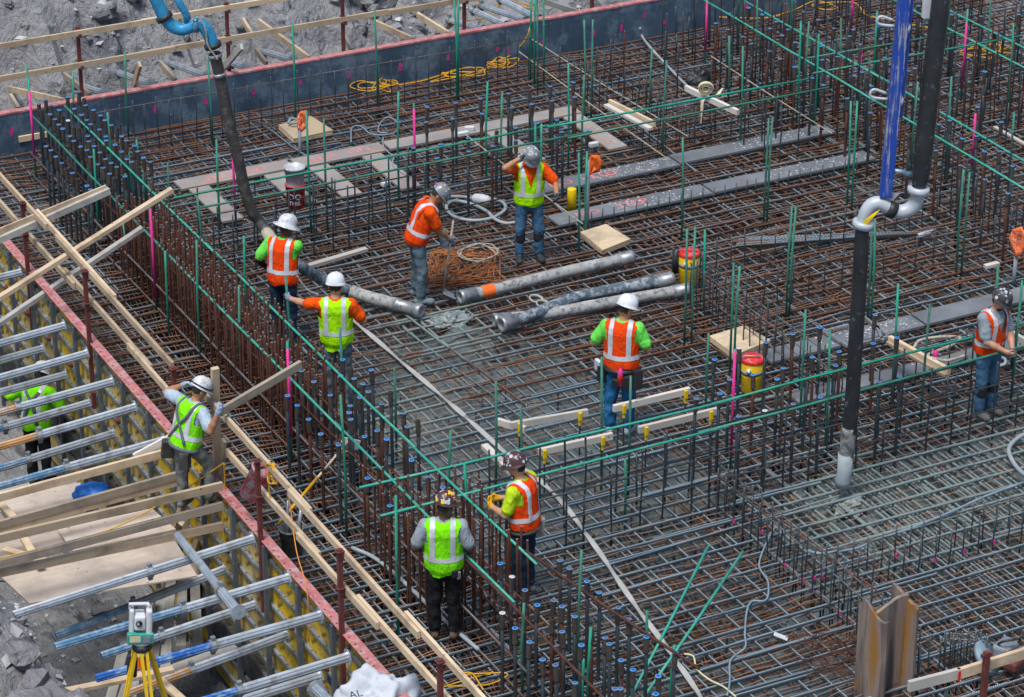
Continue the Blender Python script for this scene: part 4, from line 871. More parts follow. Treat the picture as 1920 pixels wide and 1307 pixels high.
MB().lathe([(0.08, -0.05), (0.1, -0.05), (0.1, 0.05), (0.08, 0.05)], PV(1671, 393), PV(1660, 388)-PV(1671, 393), 14).build('clamp', M['black'], BR, True)
a, b = PV(1698, -30), PV(1660, 368)
MB().beam(a, b, 0.14, 0.13, _fh).build('mast', M['boomblue'], BR, bevel=0.012)
MB().beam(a+V(.1, 0, 0)*0.9, a.lerp(b, 0.62)+V(.1, 0, 0)*0.9, 0.06, 0.09, _fh).build('mast_rib', M['boomblue'], BR)
MB().add([PV(1648, 366), PV(1688, 361), PV(1668, 384), PV(1650, 374)], [(0, 1, 2, 3)]).build('gusset', M['whitepipe'], BR)
MB().tube([PV(1664, 318), PV(1690, 322), PV(1716, 330)], 0.03, 8).build('arm', M['alublue'], BR, True)
for y0 in (38, 175):
    x0 = 1688-(y0*0.094); MB().tube(smooth_path([PV(x0-10, y0), PV(x0-32, y0-7), PV(x0-40, y0+1), PV(x0-34, y0+8), PV(x0-8, y0+11)], 5), 0.018, 7).build('hook', M['whitepipe'], BR, True)
    MB().lathe([(0.0, -0.05), (0.06, -0.05), (0.065, 0.03), (0.03, 0.05)], PV(x0+14, y0+14), _R, 10).build('boss', M['whitepipe'], BR, True)
MB().box(PV(1738, 15), (0.09, 0.06, 0.22)).build('white_box', M['white'], BR)
m = MB(); pts = [PV(1651, 392, V(0, -.1, 0)), PV(1640, 405, V(0, -.12, 0)), PV(1622, 425, V(0, -.12, 0)), PV(1619, 415, V(0, -.12, 0)), PV(1634, 402, V(0, -.11, 0))]; m.add(pts, [(0, 1, 2, 3, 4)]); m.build('yellow_ribbon', M['yellowpvc'], BR)

# ------------------------------------------------------------------ walk planks
NOSTEP = text_faces('NO    STEP', 0.3); STEPON = text_faces('NO   STEP', 0.27)
def fleck_set(t, x0, x1, y0, y1, z, n):
    m = MB()
    for _ in range(n):
        x, y = random.uniform(x0+.03, x1-.03), random.uniform(y0+.02, y1-.02); s = random.uniform(.006, .02); a = random.random()*3
        m.add([(x+s*math.cos(a+k*1.57)*random.uniform(.5, 1.3), y+s*math.sin(a+k*1.57)*random.uniform(.5, 1.3), z) for k in range(4)], [(0, 1, 2, 3)])
    stuff(m.build('white_flecks', M['fleck'], t))
def plank(label, x0, x1, y0, y1, m='plank', txt=None, flip=False, fl=0, tilt=0.0):
    t = thing('walk_plank', label, 'plank', ((x0+x1)/2, (y0+y1)/2, 0.002))
    MB().box(((x0+x1)/2, (y0+y1)/2, 0.022), (x1-x0, y1-y0, 0.04)).build('board', M[m], t, bevel=0.004)
    if txt:
        mb = MB(); s = -1 if flip else 1; put_text(mb, txt, ((x0+x1)/2 if txt is STEPON else x0+0.28*(x1-x0)+0.25, (y0+y1)/2, 0.0445), (s*0.85, s*0.02, 0), (0, s*0.8, 0)); mb.build('lettering', M['salmon'], t)
    if fl: fleck_set(t, x0+(x1-x0)*0.35, x1, y0, y1, 0.0452, fl)
    t.rotation_euler = (0, 0, tilt); return t
plank('dark plank lettered NO STEP, far one, near the man in the lime vest', 2.62, 5.12, 4.36, 4.74, txt=NOSTEP, fl=160)
plank('dark fleck-covered plank continuing beyond the far NO STEP plank', 5.16, 7.95, 4.42, 4.78, fl=120)
plank('dark plank lettered NO STEP beside the plywood hatch', 2.42, 5.0, 3.2, 3.58, txt=NOSTEP, fl=90)
plank('dark plank continuing beyond the near NO STEP plank', 5.04, 7.9, 3.22, 3.57, fl=90)
plank('rust stained grey plank with upside-down pink lettering by the hanging hose', -1.95, -0.12, 6.95, 7.3, 'plankrust', STEPON, True)
plank('grey plank with upside-down pink lettering, middle of the row', -0.06, 1.42, 6.93, 7.28, 'plankrust', STEPON, True)
plank('long grey plank without lettering at the end of the row', 1.48, 4.82, 6.95, 7.28, 'plankrust')
for x, y0, y1, lab in ((-1.7, 5.55, 6.9, 'grey cross plank with faint pink marks under the hanging hose'), (-0.5, 5.65, 6.88, 'grey cross plank to one side of the red bucket'), (0.22, 5.6, 6.85, 'grey cross plank that the red bucket stands beside'), (1.12, 5.45, 6.88, 'grey cross plank beside the pink sprayed bar'), (3.25, 5.5, 6.9, 'grey cross plank between the capped bars with white blocks on its end'), (4.62, 5.4, 6.9, 'grey cross plank with white flecks at the row end')):
    plank(lab, x-0.16, x+0.16, y0, y1, 'plankrust', fl=40 if x > 4 else 0)
plank('long dark plank behind the man in the grey shirt', 2.8, 5.22, -1.98, -1.62, fl=120)
plank('second dark plank in line behind the man in the grey shirt', 5.26, 9.2, -1.96, -1.58, fl=10)
plank('narrow dark plank behind the green rail by the pour hose', 2.5, 6.6, -3.12, -2.86, fl=10)
for (px, py) in ((880, 240), (868, 250), (1113, 270), (980, 292), (723, 343)):
    p = at(px, py, 0.08); o = MB().box((0, 0, 0), (random.uniform(.12, .2), 0.08, 0.06)).build('spacer_block', M['white'], bevel=0.006); o.location = (p.x, p.y, 0.075); o.rotation_euler.z = random.uniform(-.5, .5); tag(o, 'small white spacer block by the grey planks', 'block', 'white spacer blocks')

# ------------------------------------------------------------------ plywood hatches
def hatch(label, cs, h=0.06):
    c = [at(x, y, h) for x, y in cs]; o = V(sum(p.x for p in c)/4, sum(p.y for p in c)/4, 0); t = thing('hatch_cover', label, 'hatch cover', o)
    MB().quadbox([p+V(0, 0, 0.0) for p in c]+[p+V(0, 0, 0.02) for p in c]).build('lid', M['palletply'], t, bevel=0.003)
    cen = V(o.x, o.y, h)
    for a, b in zip(c, c[1:]+c[:1]):
        i0 = a.lerp(cen, 0.06); i1 = b.lerp(cen, 0.06); MB().beam(i0-V(0, 0, 0.032), i1-V(0, 0, 0.032), 0.04, 0.056).build('rim', M['timber'], t)
    return t
hatch('plywood hatch cover under an orange flag near the far form', [(522, 236), (583, 219), (625, 246), (551, 262)])
hatch('plywood hatch cover beside the near NO STEP plank', [(1088, 437), (1136, 422), (1182, 450), (1130, 471)])
hatch('plywood hatch cover behind the yellow cooler with the red lid', [(1330, 632), (1395, 612), (1445, 640), (1378, 668)])
# things on the first hatch
p = at(556, 231, 0.13); MB_o = MB().tube(smooth_path([p+V(-.12, .05, 0), p+V(-.05, .1, .05), p+V(.04, .06, .03), p+V(.1, 0, .01), p+V(.02, -.05, .02), p+V(-.1, 0, .02)], 5), 0.022, 7).build('glove', M['grey'], None, True); tag(MB_o, 'crumpled grey work glove on the plywood hatch', 'glove')

# ------------------------------------------------------------------ orange flags on pipe stubs
def flag(label, bx, by, tx, ty, fl, two=False, n=4):
    b = at(bx, by, 0); h = tall(b, ty); t = thing('flag', label, 'flag', b)
    MB().tube([(b.x, b.y, -0.2), (b.x, b.y, h)], 0.028, 10).build('pipe', M['grey'], t, True)
    pts = [atV(x, y, b) for x, y in fl]; cen = sum(pts, V(0, 0, 0))/len(pts); vs = []; N = len(pts); nrm = Vector(_fh)
    for r_ in (1.0, 0.66, 0.33):
        for i, p in enumerate(pts): vs.append(cen+(p-cen)*r_+nrm*(0.035*math.sin(i*2.4+r_*5)))
    vs.append(cen+nrm*0.03); fs = []
    for k in range(2):
        for i in range(N): fs.append((k*N+i, k*N+(i+1) % N, (k+1)*N+(i+1) % N, (k+1)*N+i))
    for i in range(N): fs.append((2*N+i, 2*N+(i+1) % N, 3*N))
    m = MB(); m.add(vs, fs); o = m.build('cloth', M['orangewhite' if two else 'orange'], t, True)
    md = o.modifiers.new('s', 'SOLIDIFY'); md.thickness = 0.004
    return t
flag('orange and white rag flag on a pipe by the far plywood hatch', 563, 286, 563, 240, [(558, 240), (556, 222), (563, 208), (574, 206), (578, 222), (576, 238), (566, 248)], True)
flag('orange rag flag tied to green bars by the NO STEP plank', 1101, 430, 1101, 300, [(1100, 334), (1102, 310), (1108, 290), (1122, 290), (1130, 304), (1124, 320), (1110, 326)])
flag('orange and white striped flag on a pipe by the far green bars', 1901, 525, 1901, 480, [(1904, 484), (1892, 448), (1898, 430), (1915, 424), (1925, 440), (1918, 470)], True)

# ------------------------------------------------------------------ coolers, drum, buckets
def cooler(label, px, py, holder):
    b = at(px, py, 0); t = thing('water_cooler', label, 'water cooler', b); x, y = b.x, b.y
    MB().lathe([(0.0, 0.005), (0.125, 0.005), (0.135, 0.02), (0.142, 0.23), (0.145, 0.24), (0.145, 0.25), (0.142, 0.26), (0.148, 0.43), (0.14, 0.44), (0.0, 0.44)], (x, y, 0), n=28).build('body', M['yellow'], t, True)
    MB().lathe([(0.15, 0.43), (0.155, 0.44), (0.15, 0.475), (0.135, 0.49), (0.12, 0.485), (0.1, 0.5), (0.0, 0.51)], (x, y, 0), n=28).build('lid', M['red'], t, True)
    MB().lathe([(0.146, 0.275), (0.15, 0.275), (0.15, 0.325), (0.146, 0.325)], (x, y, 0), n=28).build('strap', M['grey'], t, True)
    _s = Vector(_R); f_ = -Vector(_fh)
    MB().tube(smooth_path([V(x, y, 0.43)-_s*0.15+f_*0.02, V(x, y, 0.52)-_s*0.13+f_*0.05, V(x, y, 0.525)+_s*0.05+f_*0.06, V(x, y, 0.45)+_s*0.152], 6), 0.008, 6).build('handle', M['red' if not holder else 'steel'], t, True)
    c_ = V(x, y, 0)-_s*0.185; MB().lathe([(0.0, 0.16), (0.042, 0.16), (0.045, 0.5), (0.04, 0.5), (0.038, 0.2)], c_, n=14).build('cup_holder', M['black'], t, True)
    MB().lathe([(0.026, 0), (0.03, 0.0), (0.03, 0.03), (0.012, 0.035), (0.012, 0.06), (0, 0.06)], V(x, y, 0.36)+f_*0.14-_s*0.06, f_, 10).build('spout', M['white'], t, True)
    return t
cooler('yellow water cooler with red lid and black cup tube by the lying hoses', 1291, 531, False)
cooler('yellow water cooler with red lid beside the near green rails', 1409, 733, True)
b = at(1072, 393, 0.0); o = MB().lathe([(0, 0.0), (0.068, 0.0), (0.068, 0.325), (0.06, 0.338), (0.0, 0.34)], n=24).build('yellow_drum', M['yellowpvc'], None, True); o.location = b; tag(o, 'small plain yellow plastic cylinder standing near the NO STEP planks', 'cylinder')
def wrap_text(mb, s, size, o, r, z, ang0):
    vs, fs = text_faces(s, size); mb.add([(o.x+math.cos(ang0+p.x/r)*r, o.y+math.sin(ang0+p.x/r)*r, z+p.y) for p in vs], fs)
b = at(555, 386, 0); t = thing('bucket', 'red bucket lettered DO THIS with a clear bucket nested on top', 'bucket', b)
MB().lathe([(0, 0), (0.125, 0), (0.148, 0.34), (0.155, 0.34), (0.155, 0.36), (0.14, 0.36), (0.12, 0.02)], b, n=24).build('red_pail', M['red'], t, True)
MB().lathe([(0.13, 0.33), (0.15, 0.6), (0.158, 0.6), (0.158, 0.63), (0.146, 0.63), (0.126, 0.34)], b, n=24).build('clear_pail', M['clearplastic'], t, True)
mb = MB(); ang = math.atan2(-_fh[1], -_fh[0]); wrap_text(mb, 'DO', 0.13, b, 0.1465, 0.19, ang); wrap_text(mb, 'THIS.', 0.085, b, 0.142, 0.09, ang); mb.build('lettering', M['white'], t)
c_ = atX(482, 905, -5.08); t = thing('bucket', 'concrete caked red bucket hanging from the guardrail', 'bucket', c_)
ax = (Vector(_R)*0.55+V(0, 0, 1)).normalized()
MB().lathe([(0, -0.2), (0.125, -0.2), (0.15, 0.17), (0.16, 0.17), (0.16, 0.2), (0.145, 0.2), (0.12, -0.17), (0, -0.17)], c_, ax, 24).build('pail', M['redcake'], t, True)
MB().tube(smooth_path([c_+ax*0.2-Vector(_R)*0.15, c_+ax*0.33, c_+ax*0.2+Vector(_R)*0.15], 6), 0.006, 6).build('handle', M['steel'], t, True)
b = at(548, 1035, 0.0); t = thing('bucket', 'open dark bucket of tools standing on the bars behind the guardrail', 'bucket', b)
MB().lathe([(0, 0), (0.12, 0), (0.145, 0.3), (0.152, 0.3), (0.152, 0.33), (0.14, 0.33), (0.118, 0.02), (0, 0.02)], b, n=22).build('pail', M['rubberdirty'], t, True)
MB().tube([b+V(-.05, .05, .05), b+V(.02, .12, .62)], 0.02, 7).tube([b+V(.05, -.02, .05), b+V(.14, .02, .55)], 0.025, 7).build('tools', M['steel'], t, True)
a = at(520, 985, 0.25); b = at(655, 825, 0.62); t = thing('scraper', 'long handled scraper with tan pole leaning on the bars by the guardrail', 'scraper', a)
MB().tube([a, a.lerp(b, .55)], 0.02, 8).build('pole', M['cord'], t, True); MB().tube([a.lerp(b, .5), b], 0.016, 8).build('pole', M['timber'], t, True); MB().beam(b-V(0.1, 0, 0), b+V(.12, 0, -.1), 0.03, 0.12).build('blade', M['white'], t)
c_ = atX(512, 880, -5.12); m = MB()
for i in range(4):
    k = [c_+V(random.uniform(-.05, .05), 0.12*math.cos(a_)+random.uniform(-.02, .02), 0.06-0.13*(1-math.sin(a_))*0.9) for a_ in np.linspace(0, 2*math.pi, 9)[:-1]]
    m.tube(smooth_path(k+[k[0]], 4), 0.009, 5)
m.tube(smooth_path([c_+V(0, .05, 0), c_+V(-.02, .1, -.3), c_+V(0, .04, -.5)], 5), 0.009, 5); tag(m.build('cord_knot', M['cord'], None, True), 'yellow cord knotted round the guardrail by the caked bucket', 'cord')
a = atX(420, 868, -5.15); cable('yellow_rope', 'taut yellow cord running from the guardrail down over the deck joists', 'cord', [a, atX(330, 930, -5.6)+V(0, 0, .02), at(200, 995, -0.05), at(0, 1047, -0.05)], 0.0095, 'cord')
cable('yellow_rope', 'yellow cord hanging loose at the pink form corner', 'cord', [a, a+V(0, .02, -.4), a+V(-.03, .06, -.9), a+V(-.02, -.02, -1.2)], 0.008, 'cord')
p = atX(538, 905, -5.1); cable('orange_cord', 'thin orange cord dangling down the outside of the yellow form', 'cord', [p, p+V(-.02, -.15, -.35), p+V(-.1, -.45, -.62), p+V(-.16, -.85, -.9), p+V(-.18, -.9, -1.5)], 0.007, 'orangewire')

# ------------------------------------------------------------------ lengths of pour hose lying on the mat
def hose(label, pxs, r, m, z=0.09, ends=('steel', 'steel'), patch=None):
    P = smooth_path([at(x, y, z) for x, y in pxs], 8); t = thing('pour_hose', label, 'hose', P[0])
    rr = [r*(1+random.uniform(-.03, .05)) for _ in P]; MB().tube(P, rr, 14, False).build('hose_body', M[m], t, True)
    for e, k in ((P[0], P[0]-P[1]), (P[-1], P[-1]-P[-2])):
        k = k.normalized(); MB().lathe([(r*0.8, -0.2), (r*1.12, -0.2), (r*1.12, -0.02), (r*1.22, 0.0), (r*1.22, 0.05), (r*0.8, 0.05), (r*0.78, -0.12), (0, -0.12)], e, k, 16).build('end_coupling', M['steel'], t, True)
    if patch:
        i = patch; MB().tube(P[i:i+3], r*1.1, 14, False).build('orange_band', M['orange'], t, True)
    return t
hose('concrete crusted pour hose with an orange patch, lying alone', [(868, 556), (960, 535), (1060, 510), (1180, 483)], 0.082, 'rubbercrust', patch=3)
hose('dark blue pour hose bending over its crusted neighbour', [(945, 607), (1000, 590), (1080, 558), (1180, 538), (1255, 524)], 0.085, 'rubberblue', 0.13)
hose('pale crusted pour hose lying under the dark blue one', [(932, 600), (1040, 586), (1150, 566), (1285, 543)], 0.08, 'rubbercrust', 0.085)
for (px, py) in ((1005, 562), (1018, 572)):
    p = at(px, py, 0.03); o = MB().lathe([(0.085, 0), (0.1, 0), (0.1, 0.03), (0.085, 0.03), (0.085, 0)], n=18).build('clamp_ring', M['strap'], None, True); o.location = p; o.rotation_euler = (.2, .1, 0); tag(o, 'thin pale clamp ring lying beside the crusted hose', 'ring', 'clamp rings')

# coiled vibrator hose
c_ = at(895, 397, 0.05); t = thing('vibrator_hose', 'coiled grey vibrator hose with white motor body', 'hose', c_)
k = [at(*r2(x, y), 0.05) for x, y in [(600, 1105), (690, 1108), (780, 1125), (850, 1120), (910, 1140), (920, 1180), (850, 1225), (740, 1240), (640, 1220), (595, 1180), (600, 1145), (650, 1130), (740, 1150), (820, 1190), (860, 1230), (920, 1255), (985, 1250)]]
MB().tube(smooth_path(k, 7), 0.026, 8).build('hose_body', M['palehose'], t, True)
a, b = at(*r2(735, 1112), 0.12), at(*r2(840, 1130), 0.12); MB().tube([a.lerp(b, f_) for f_ in (0, .15, .5, .85, 1)], [0.03, 0.07, 0.08, 0.07, 0.03], 12).build('motor', M['white'], t, True); MB().tube([a.lerp(b, .2)+V(0, 0, -.06), a.lerp(b, .8)+V(0, 0, -.06)], 0.045, 8).build('yellow_base', M['yellow'], t, True)
# stack of bent ties
c_ = at(868, 500, 0); t = thing('tie_stack', 'stack of orange rusty bent wire ties beside the man with the shovel', 'wire ties', c_)
A, B, C_, D_ = [at(x, y, 0) for x, y in ((812, 543), (918, 530), (925, 486), (815, 482))]
for i in range(34):
    a_ = A.lerp(B, random.uniform(-.05, .9)).lerp(D_.lerp(C_, random.uniform(0, .9)), random.uniform(0, 1)); an = random.gauss(0.15, .35); L = random.uniform(.45, .9); d_ = V(math.cos(an), math.sin(an), 0)
    MB().tube(smooth_path([a_-d_*L*.5+V(0, 0, random.uniform(.02, .16)), a_+V(0, 0, random.uniform(.05, .16)), a_+d_*L*.45+V(0, 0, random.uniform(.02, .14)), a_+d_*L*.47+V(-d_.y, d_.x, 0)*.12+V(0, 0, .05)], 2), 0.0065, 5).build('wire_tie', M['wirebundle'], t)
for i in range(15):
    z = 0.015+i*0.006; j = lambda: V(random.uniform(-.17, .17), random.uniform(-.14, .14), 0)
    q = [A+j(), B+j(), C_+j(), D_+j()]; q = [p+V(0, 0, z+random.uniform(0, .03)) for p in q]
    MB().tube(smooth_path([q[0], q[0].lerp(q[1], .03), q[1].lerp(q[0], .03), q[1], q[1].lerp(q[2], .05), q[2].lerp(q[1], .05), q[2], q[2].lerp(q[3], .03), q[3].lerp(q[2], .03), q[3], q[3].lerp(q[0], .05), q[0].lerp(q[3], .08)], 1), 0.006, 5).build('wire_tie', M['wirebundle'], t)
for i in range(5):
    p = A.lerp(B, random.uniform(0, 1))+V(0, 0, .02); q = D_.lerp(C_, random.uniform(0, .8))+V(0, 0, .1); MB().tube([p, q+V(0, random.uniform(-.1, .1), 0)], 0.006, 5).build('wire_tie', M['wirebundle'], t)
m = MB(); cc = (B+C_+D_)/3+V(0.1, 0, .19)
for i in range(5): m.tube(smooth_path([cc+V(0.28*math.cos(a_+i)+random.uniform(-.04, .04), 0.25*math.sin(a_+i), random.uniform(-.03, .03)) for a_ in np.linspace(0, 5.2, 9)], 4), 0.009, 5)
tag(m.build('rope', M['burlap'], None, True), 'tangled pale rope lying on the stack of rusty ties', 'rope')

# bundle of straight bars
t = thing('bar_bundle', 'bundle of straight dark reinforcing bars lying on the mat', 'rebar bundle', at(1550, 450, 0))
for i in range(16):
    a = at(1368+random.uniform(0, 50), 462-i*1.1, 0.02+0.018*(i % 3)); b = at(1700+random.uniform(-40, 45), 441-i*0.4, 0.02+0.018*(i % 3)); bar('rebar', a, b, 0.016, M['rebar'], 'm', t, random.choice([.3, .5, .7]))
for i in range(5):
    b = at(1705+random.uniform(-5, 35), 436+i*2, 0.06); MB().tube([b, b+V(0.15, 0.01, 0)], 0.02, 7).build('grey_end', M['whitepipe'], t, True)

# ------------------------------------------------------------------ webbing strap, screed boards and clips
def ribbon(name, label, cat, pts, wd, m, twist=0.0, seg=8):
    P = smooth_path(pts, seg); vs = []; n = len(P); o = P[0].copy()
    for i, p in enumerate(P):
        d = (P[min(i+1, n-1)]-P[max(i-1, 0)]).normalized(); s = d.cross(V(0, 0, 1)).normalized(); a = twist*math.sin(i*0.55)
        s2 = s*math.cos(a)+V(0, 0, 1)*math.sin(a); vs += [p-o-s2*wd/2, p-o+s2*wd/2]
    ob = MB().add(vs, [(2*i, 2*i+1, 2*i+3, 2*i+2) for i in range(n-1)]).build(name, M[m]); md = ob.modifiers.new('s', 'SOLIDIFY'); md.thickness = 0.006; ob.location = o
    return tag(ob, label, cat)
ribbon('webbing_strap', 'long pale flat webbing strap trailing across the mat', 'strap', lay([(653, 593), (700, 632), (760, 684), (820, 735), (865, 774), (885, 792), (963, 862), (1017, 905), (1057, 945), (1095, 995), (1133, 1048), (1170, 1104), (1207, 1156), (1257, 1223), (1290, 1270), (1330, 1330)], 0.04, 0.02), 0.06, 'strap', 0.5)
def screed(label, s, e, clips, z=0.5, wd=0.05, ht=0.09, mt='whitewood'):
    a, b = at(*s, z), at(*e, z); t = thing('screed_board', label, 'board', (a+b)/2)
    part_lumber(t, 'board', a, b, wd, ht, mt)
    for f_ in clips:
        p = a.lerp(b, f_); MB().box(p+V(0, -.045, -.02), (0.05, 0.03, 0.12)).box(p+V(0, -.035, -.11), (0.03, 0.03, 0.08)).build('clip', M['yellowpvc'], t, bevel=0.008)
        MB().tube([p+V(0, -.035, -.6), p+V(0, -.035, -.1)], 0.011, 6).build('stake', M['darkbar'], t)
screed('whitish screed board with two yellow clips next to the green bar pair', (957, 798), (1102, 773), (0.1, 0.88))
screed('whitish screed board with two yellow clips behind the brown helmet', (1010, 848), (1148, 817), (0.06, 0.85))
screed('whitish screed board with yellow clips just behind the man with the tool belt', (1150, 766), (1293, 732), (0.12, 0.93))
screed('whitish screed board with yellow clips in front of the man with the tool belt', (1197, 806), (1345, 770), (0.08, 0.9))
screed('short grey screed stub meeting the clipped board at an angle', (933, 790), (985, 806), (), 0.45)
lumber('whitish board lying slantwise past the man with yellow gloves', at(908, 836, 0.28), at(985, 910, 0.28), 0.09, 0.06, 'whitewood')
lumber('whitish board lying beside the hose behind the men with the chain', at(575, 500, 0.05), at(687, 467, 0.05), 0.09, 0.05, 'whitewood')
lumber('pale board of a pair lying across the far green rails, upper one', at(1143, 191, 0.55), at(1228, 233, 0.55), 0.045, 0.09, 'timber'); lumber('pale board of a pair lying across the far green rails, lower one', at(1136, 197, 0.52), at(1220, 242, 0.52), 0.09, 0.045, 'whitewood')
lumber('whitish board under the coiled cream strap', at(1286, 165, 0.6), at(1384, 211, 0.6), 0.06, 0.09, 'whitewood')
lumber('pale doubled board beside the pink topped spray can, upper one', at(1668, 635, 0.5), at(1780, 697, 0.5), 0.06, 0.09, 'timber'); lumber('pale doubled board beside the pink topped spray can, lower one', at(1666, 641, 0.45), at(1776, 704, 0.45), 0.09, 0.04, 'timber')
lumber('pale board passing behind the man in the grey shirt', at(1860, 603, 0.55), at(1945, 655, 0.55), 0.05, 0.09, 'whitewood')
lumber('small white block lying on the mat beyond the boom', at(1847, 500, 0.1), at(1872, 494, 0.1), 0.08, 0.05, 'whitewood')
lumber('thin pale lath lying on the mat beyond the boom hose', at(1865, 238, 0.1), at(1925, 272, 0.1), 0.06, 0.03, 'whitewood')
# cream strap roll
c_ = at(1323, 166, 0.78); m = MB()
P = [c_+Vector(_R)*(0.13-0.0016*i)*math.cos(i*0.35)+V(0, 0, 1)*(0.11-0.0013*i)*math.sin(i*0.35) for i in range(55)]; vs = []
for p in P: vs += [p-Vector(_fh)*0.045, p+Vector(_fh)*0.045]
m.add(vs, [(2*i, 2*i+1, 2*i+3, 2*i+2) for i in range(len(P)-1)])
o = m.build('strap_roll', M['creamstrap']); md = o.modifiers.new('s', 'SOLIDIFY'); md.thickness = 0.006; tag(o, 'coiled roll of cream webbing strap on a whitish board', 'strap')
ribbon('strap_end', 'cream strap tail looping off the strap roll', 'strap', [c_+V(0, -.05, -.1), c_+V(.15, -.08, -.12), c_+V(.3, -.02, -.04), c_+V(.38, 0, -.16), c_+V(.3, .02, -.2)], 0.05, 'creamstrap', 0.4)
ribbon('strap_end', 'cream strap tail hanging straight down from the strap roll', 'strap', [c_+V(-.06, -.1, -.1), c_+V(-.12, -.12, -.14), c_+V(-.14, -.13, -.3), c_+V(-.15, -.13, -.5)], 0.05, 'creamstrap')
o = lump('black_bag', None, at(1310, 155, 0.5), 0.2, 0.14, 0.24, 'black', 4, rough=0.3); tag(o, 'black crumpled bag behind the strap roll', 'bag')
# pink topped spray can
b = at(1752, 690, 0.42); t = thing('spray_can', 'white spray can with a pink cap standing by the doubled board', 'spray can', b)
MB().lathe([(0, 0), (0.033, 0), (0.033, 0.17), (0.02, 0.19)], b, n=14).build('can', M['white'], t, True); MB().lathe([(0.034, 0.17), (0.034, 0.24), (0, 0.245)], b, n=14).build('lid', M['pink'], t, True)

# ------------------------------------------------------------------ cords, cables, strings
def tangle(label, px, n, sx, sy, z=0.05, m='cord', r=0.009):
    c_ = at(*px, z); k = []
    for i in range(n):
        ph = i*1.3+random.uniform(-.9, .9); k.append(c_+V(sx*math.cos(ph)*random.uniform(.3, 1.15)+(i/n-.5)*sx, sy*math.sin(ph)*random.uniform(.3, 1.1), random.uniform(-.03, .06)))
    cable('extension_cord', label, 'cord', k, r, m, 5, 5)
tangle('yellow cord coil lying near the far form beside a green bar', (712, 160), 26, 0.33, 0.3)
tangle('yellow cord coil between two green bars by the far form', (868, 138), 16, 0.45, 0.28)
tangle('tight yellow cord coil below the four green bars', (938, 120), 22, 0.3, 0.22)
cable('extension_cord', 'yellow cord linking the coils along the far form', 'cord', lay([(745, 160), (790, 152), (820, 143), (845, 135), (890, 135), (918, 128)], 0.05, .02), 0.011, 'cord')
cable('extension_cord', 'yellow cord rising from the coil over the form wall', 'cord', [at(945, 112, 0.05), at(965, 97, 0.1), atY(985, 75, 9.6), atY(994, 50, 9.6), atY(1000, 15, 10.2), atY(960, 2, 11)], 0.011, 'cord')
cable('extension_cord', 'yellow cord looping over the orange shores behind the form', 'cord', [atY(840, 42, 10.5), atY(880, 38, 10.8), atY(920, 30, 11), atY(940, 8, 11.2), atY(1010, 18, 10.6)], 0.011, 'cord')
cable('extension_cord', 'long yellow cord winding along the far edge by the corner bars', 'cord', lay([(1290, 0), (1320, 28), (1380, 33), (1440, 33), (1490, 18), (1530, 2), (1570, 14), (1545, 18), (1525, 8), (1600, 5), (1625, 28), (1680, 40), (1740, 52)], 0.08, .03), 0.011, 'cord')
tangle('yellow cord coil near the pink bar in the far corner', (1850, 95), 16, 0.5, 0.4)
tangle('yellow cord loops lying on the bars at the foot of the guardrail', (895, 1275), 9, 0.42, 0.26, 0.06)
cable('conduit', 'pale flexible conduit hanging off the far form across the mat', 'conduit', [atY(1200, 52, 9.55), atY(1205, 70, 9.5), at(1222, 92, 0.25), at(1250, 122, 0.08), at(1285, 158, 0.08), at(1310, 178, 0.3)], 0.022, 'palehose', 8)
cable('conduit', 'pale grey conduit lying along the strip behind the man in black trousers', 'conduit', lay([(660, 1027), (700, 1045), (745, 1080), (800, 1132), (850, 1178), (897, 1218)], 0.03), 0.024, 'palehose', 8)
cable('conduit', 'blue grey cable snaking down past the loose green bars', 'cable', lay([b3(*p) for p in [(530, 340), (490, 400), (430, 560), (480, 660), (470, 760), (390, 770), (360, 830), (350, 950), (350, 1030), (270, 1100), (265, 1220), (250, 1300)]], 0.03), 0.012, 'bluewire')
cable('conduit', 'blue grey conduit lying across the bars under the wet concrete', 'cable', lay([b3(*p) for p in [(700, 480), (760, 500), (860, 490), (980, 470), (1080, 425), (1250, 370), (1500, 270), (1700, 180), (1919, 100)]], 0.03), 0.015, 'bluewire')
cable('cable', 'thin cream cord curving over the bars near the loose green bars', 'cord', lay([b3(*p) for p in [(10, 1065), (60, 1080), (80, 1150), (150, 1210), (230, 1250), (300, 1307)]], 0.03), 0.011, 'creamstrap')
cable('cable', 'tangled grey cable lying by the grey planks', 'cable', lay([r2(*p) for p in [(55, 800), (60, 720), (110, 710), (160, 750), (230, 760), (300, 745), (320, 700), (270, 660), (220, 690), (210, 740), (260, 750)]], 0.04), 0.011, 'bluewire')
cable('cable', 'pale wire looping beside the cross plank', 'cable', lay([r2(*p) for p in [(235, 770), (240, 830), (300, 880), (320, 860), (290, 900), (300, 940), (390, 1000)]], 0.06), 0.009, 'palehose')
cable('hose_ring', 'pale hose loop lying on the wet concrete bars', 'hose', lay([(1935, 810), (1910, 820), (1892, 840), (1897, 862), (1915, 885), (1940, 900)], 0.06), 0.028, 'palehose', 8)
for s, e, z, lab in [((987, 67), (1290, 256), 0.3, 'tan string line stretched past the strap roll'), ((973, 97), (1255, 300), 0.3, 'tan string line stretched past the pair of pale boards'), ((870, 250), (1093, 420), 0.5, 'tan string line stretched over the man holding his helmet'), ((1333, 105), (1560, 250), 0.4, 'thin dark line stretched toward the dark planks')]:
    a, b = at(*s, z), at(*e, z); ob = MB().tube([a-a, a.lerp(b, .5)-a+V(0, 0, -.015), b-a], 0.009, 5).build('string_line', M['burlap']); ob.location = a; tag(ob, lab, 'string line')
for s, e, z, lab in [(b2(60, 295), b2(0, 300), 0, ''),][:0]: pass
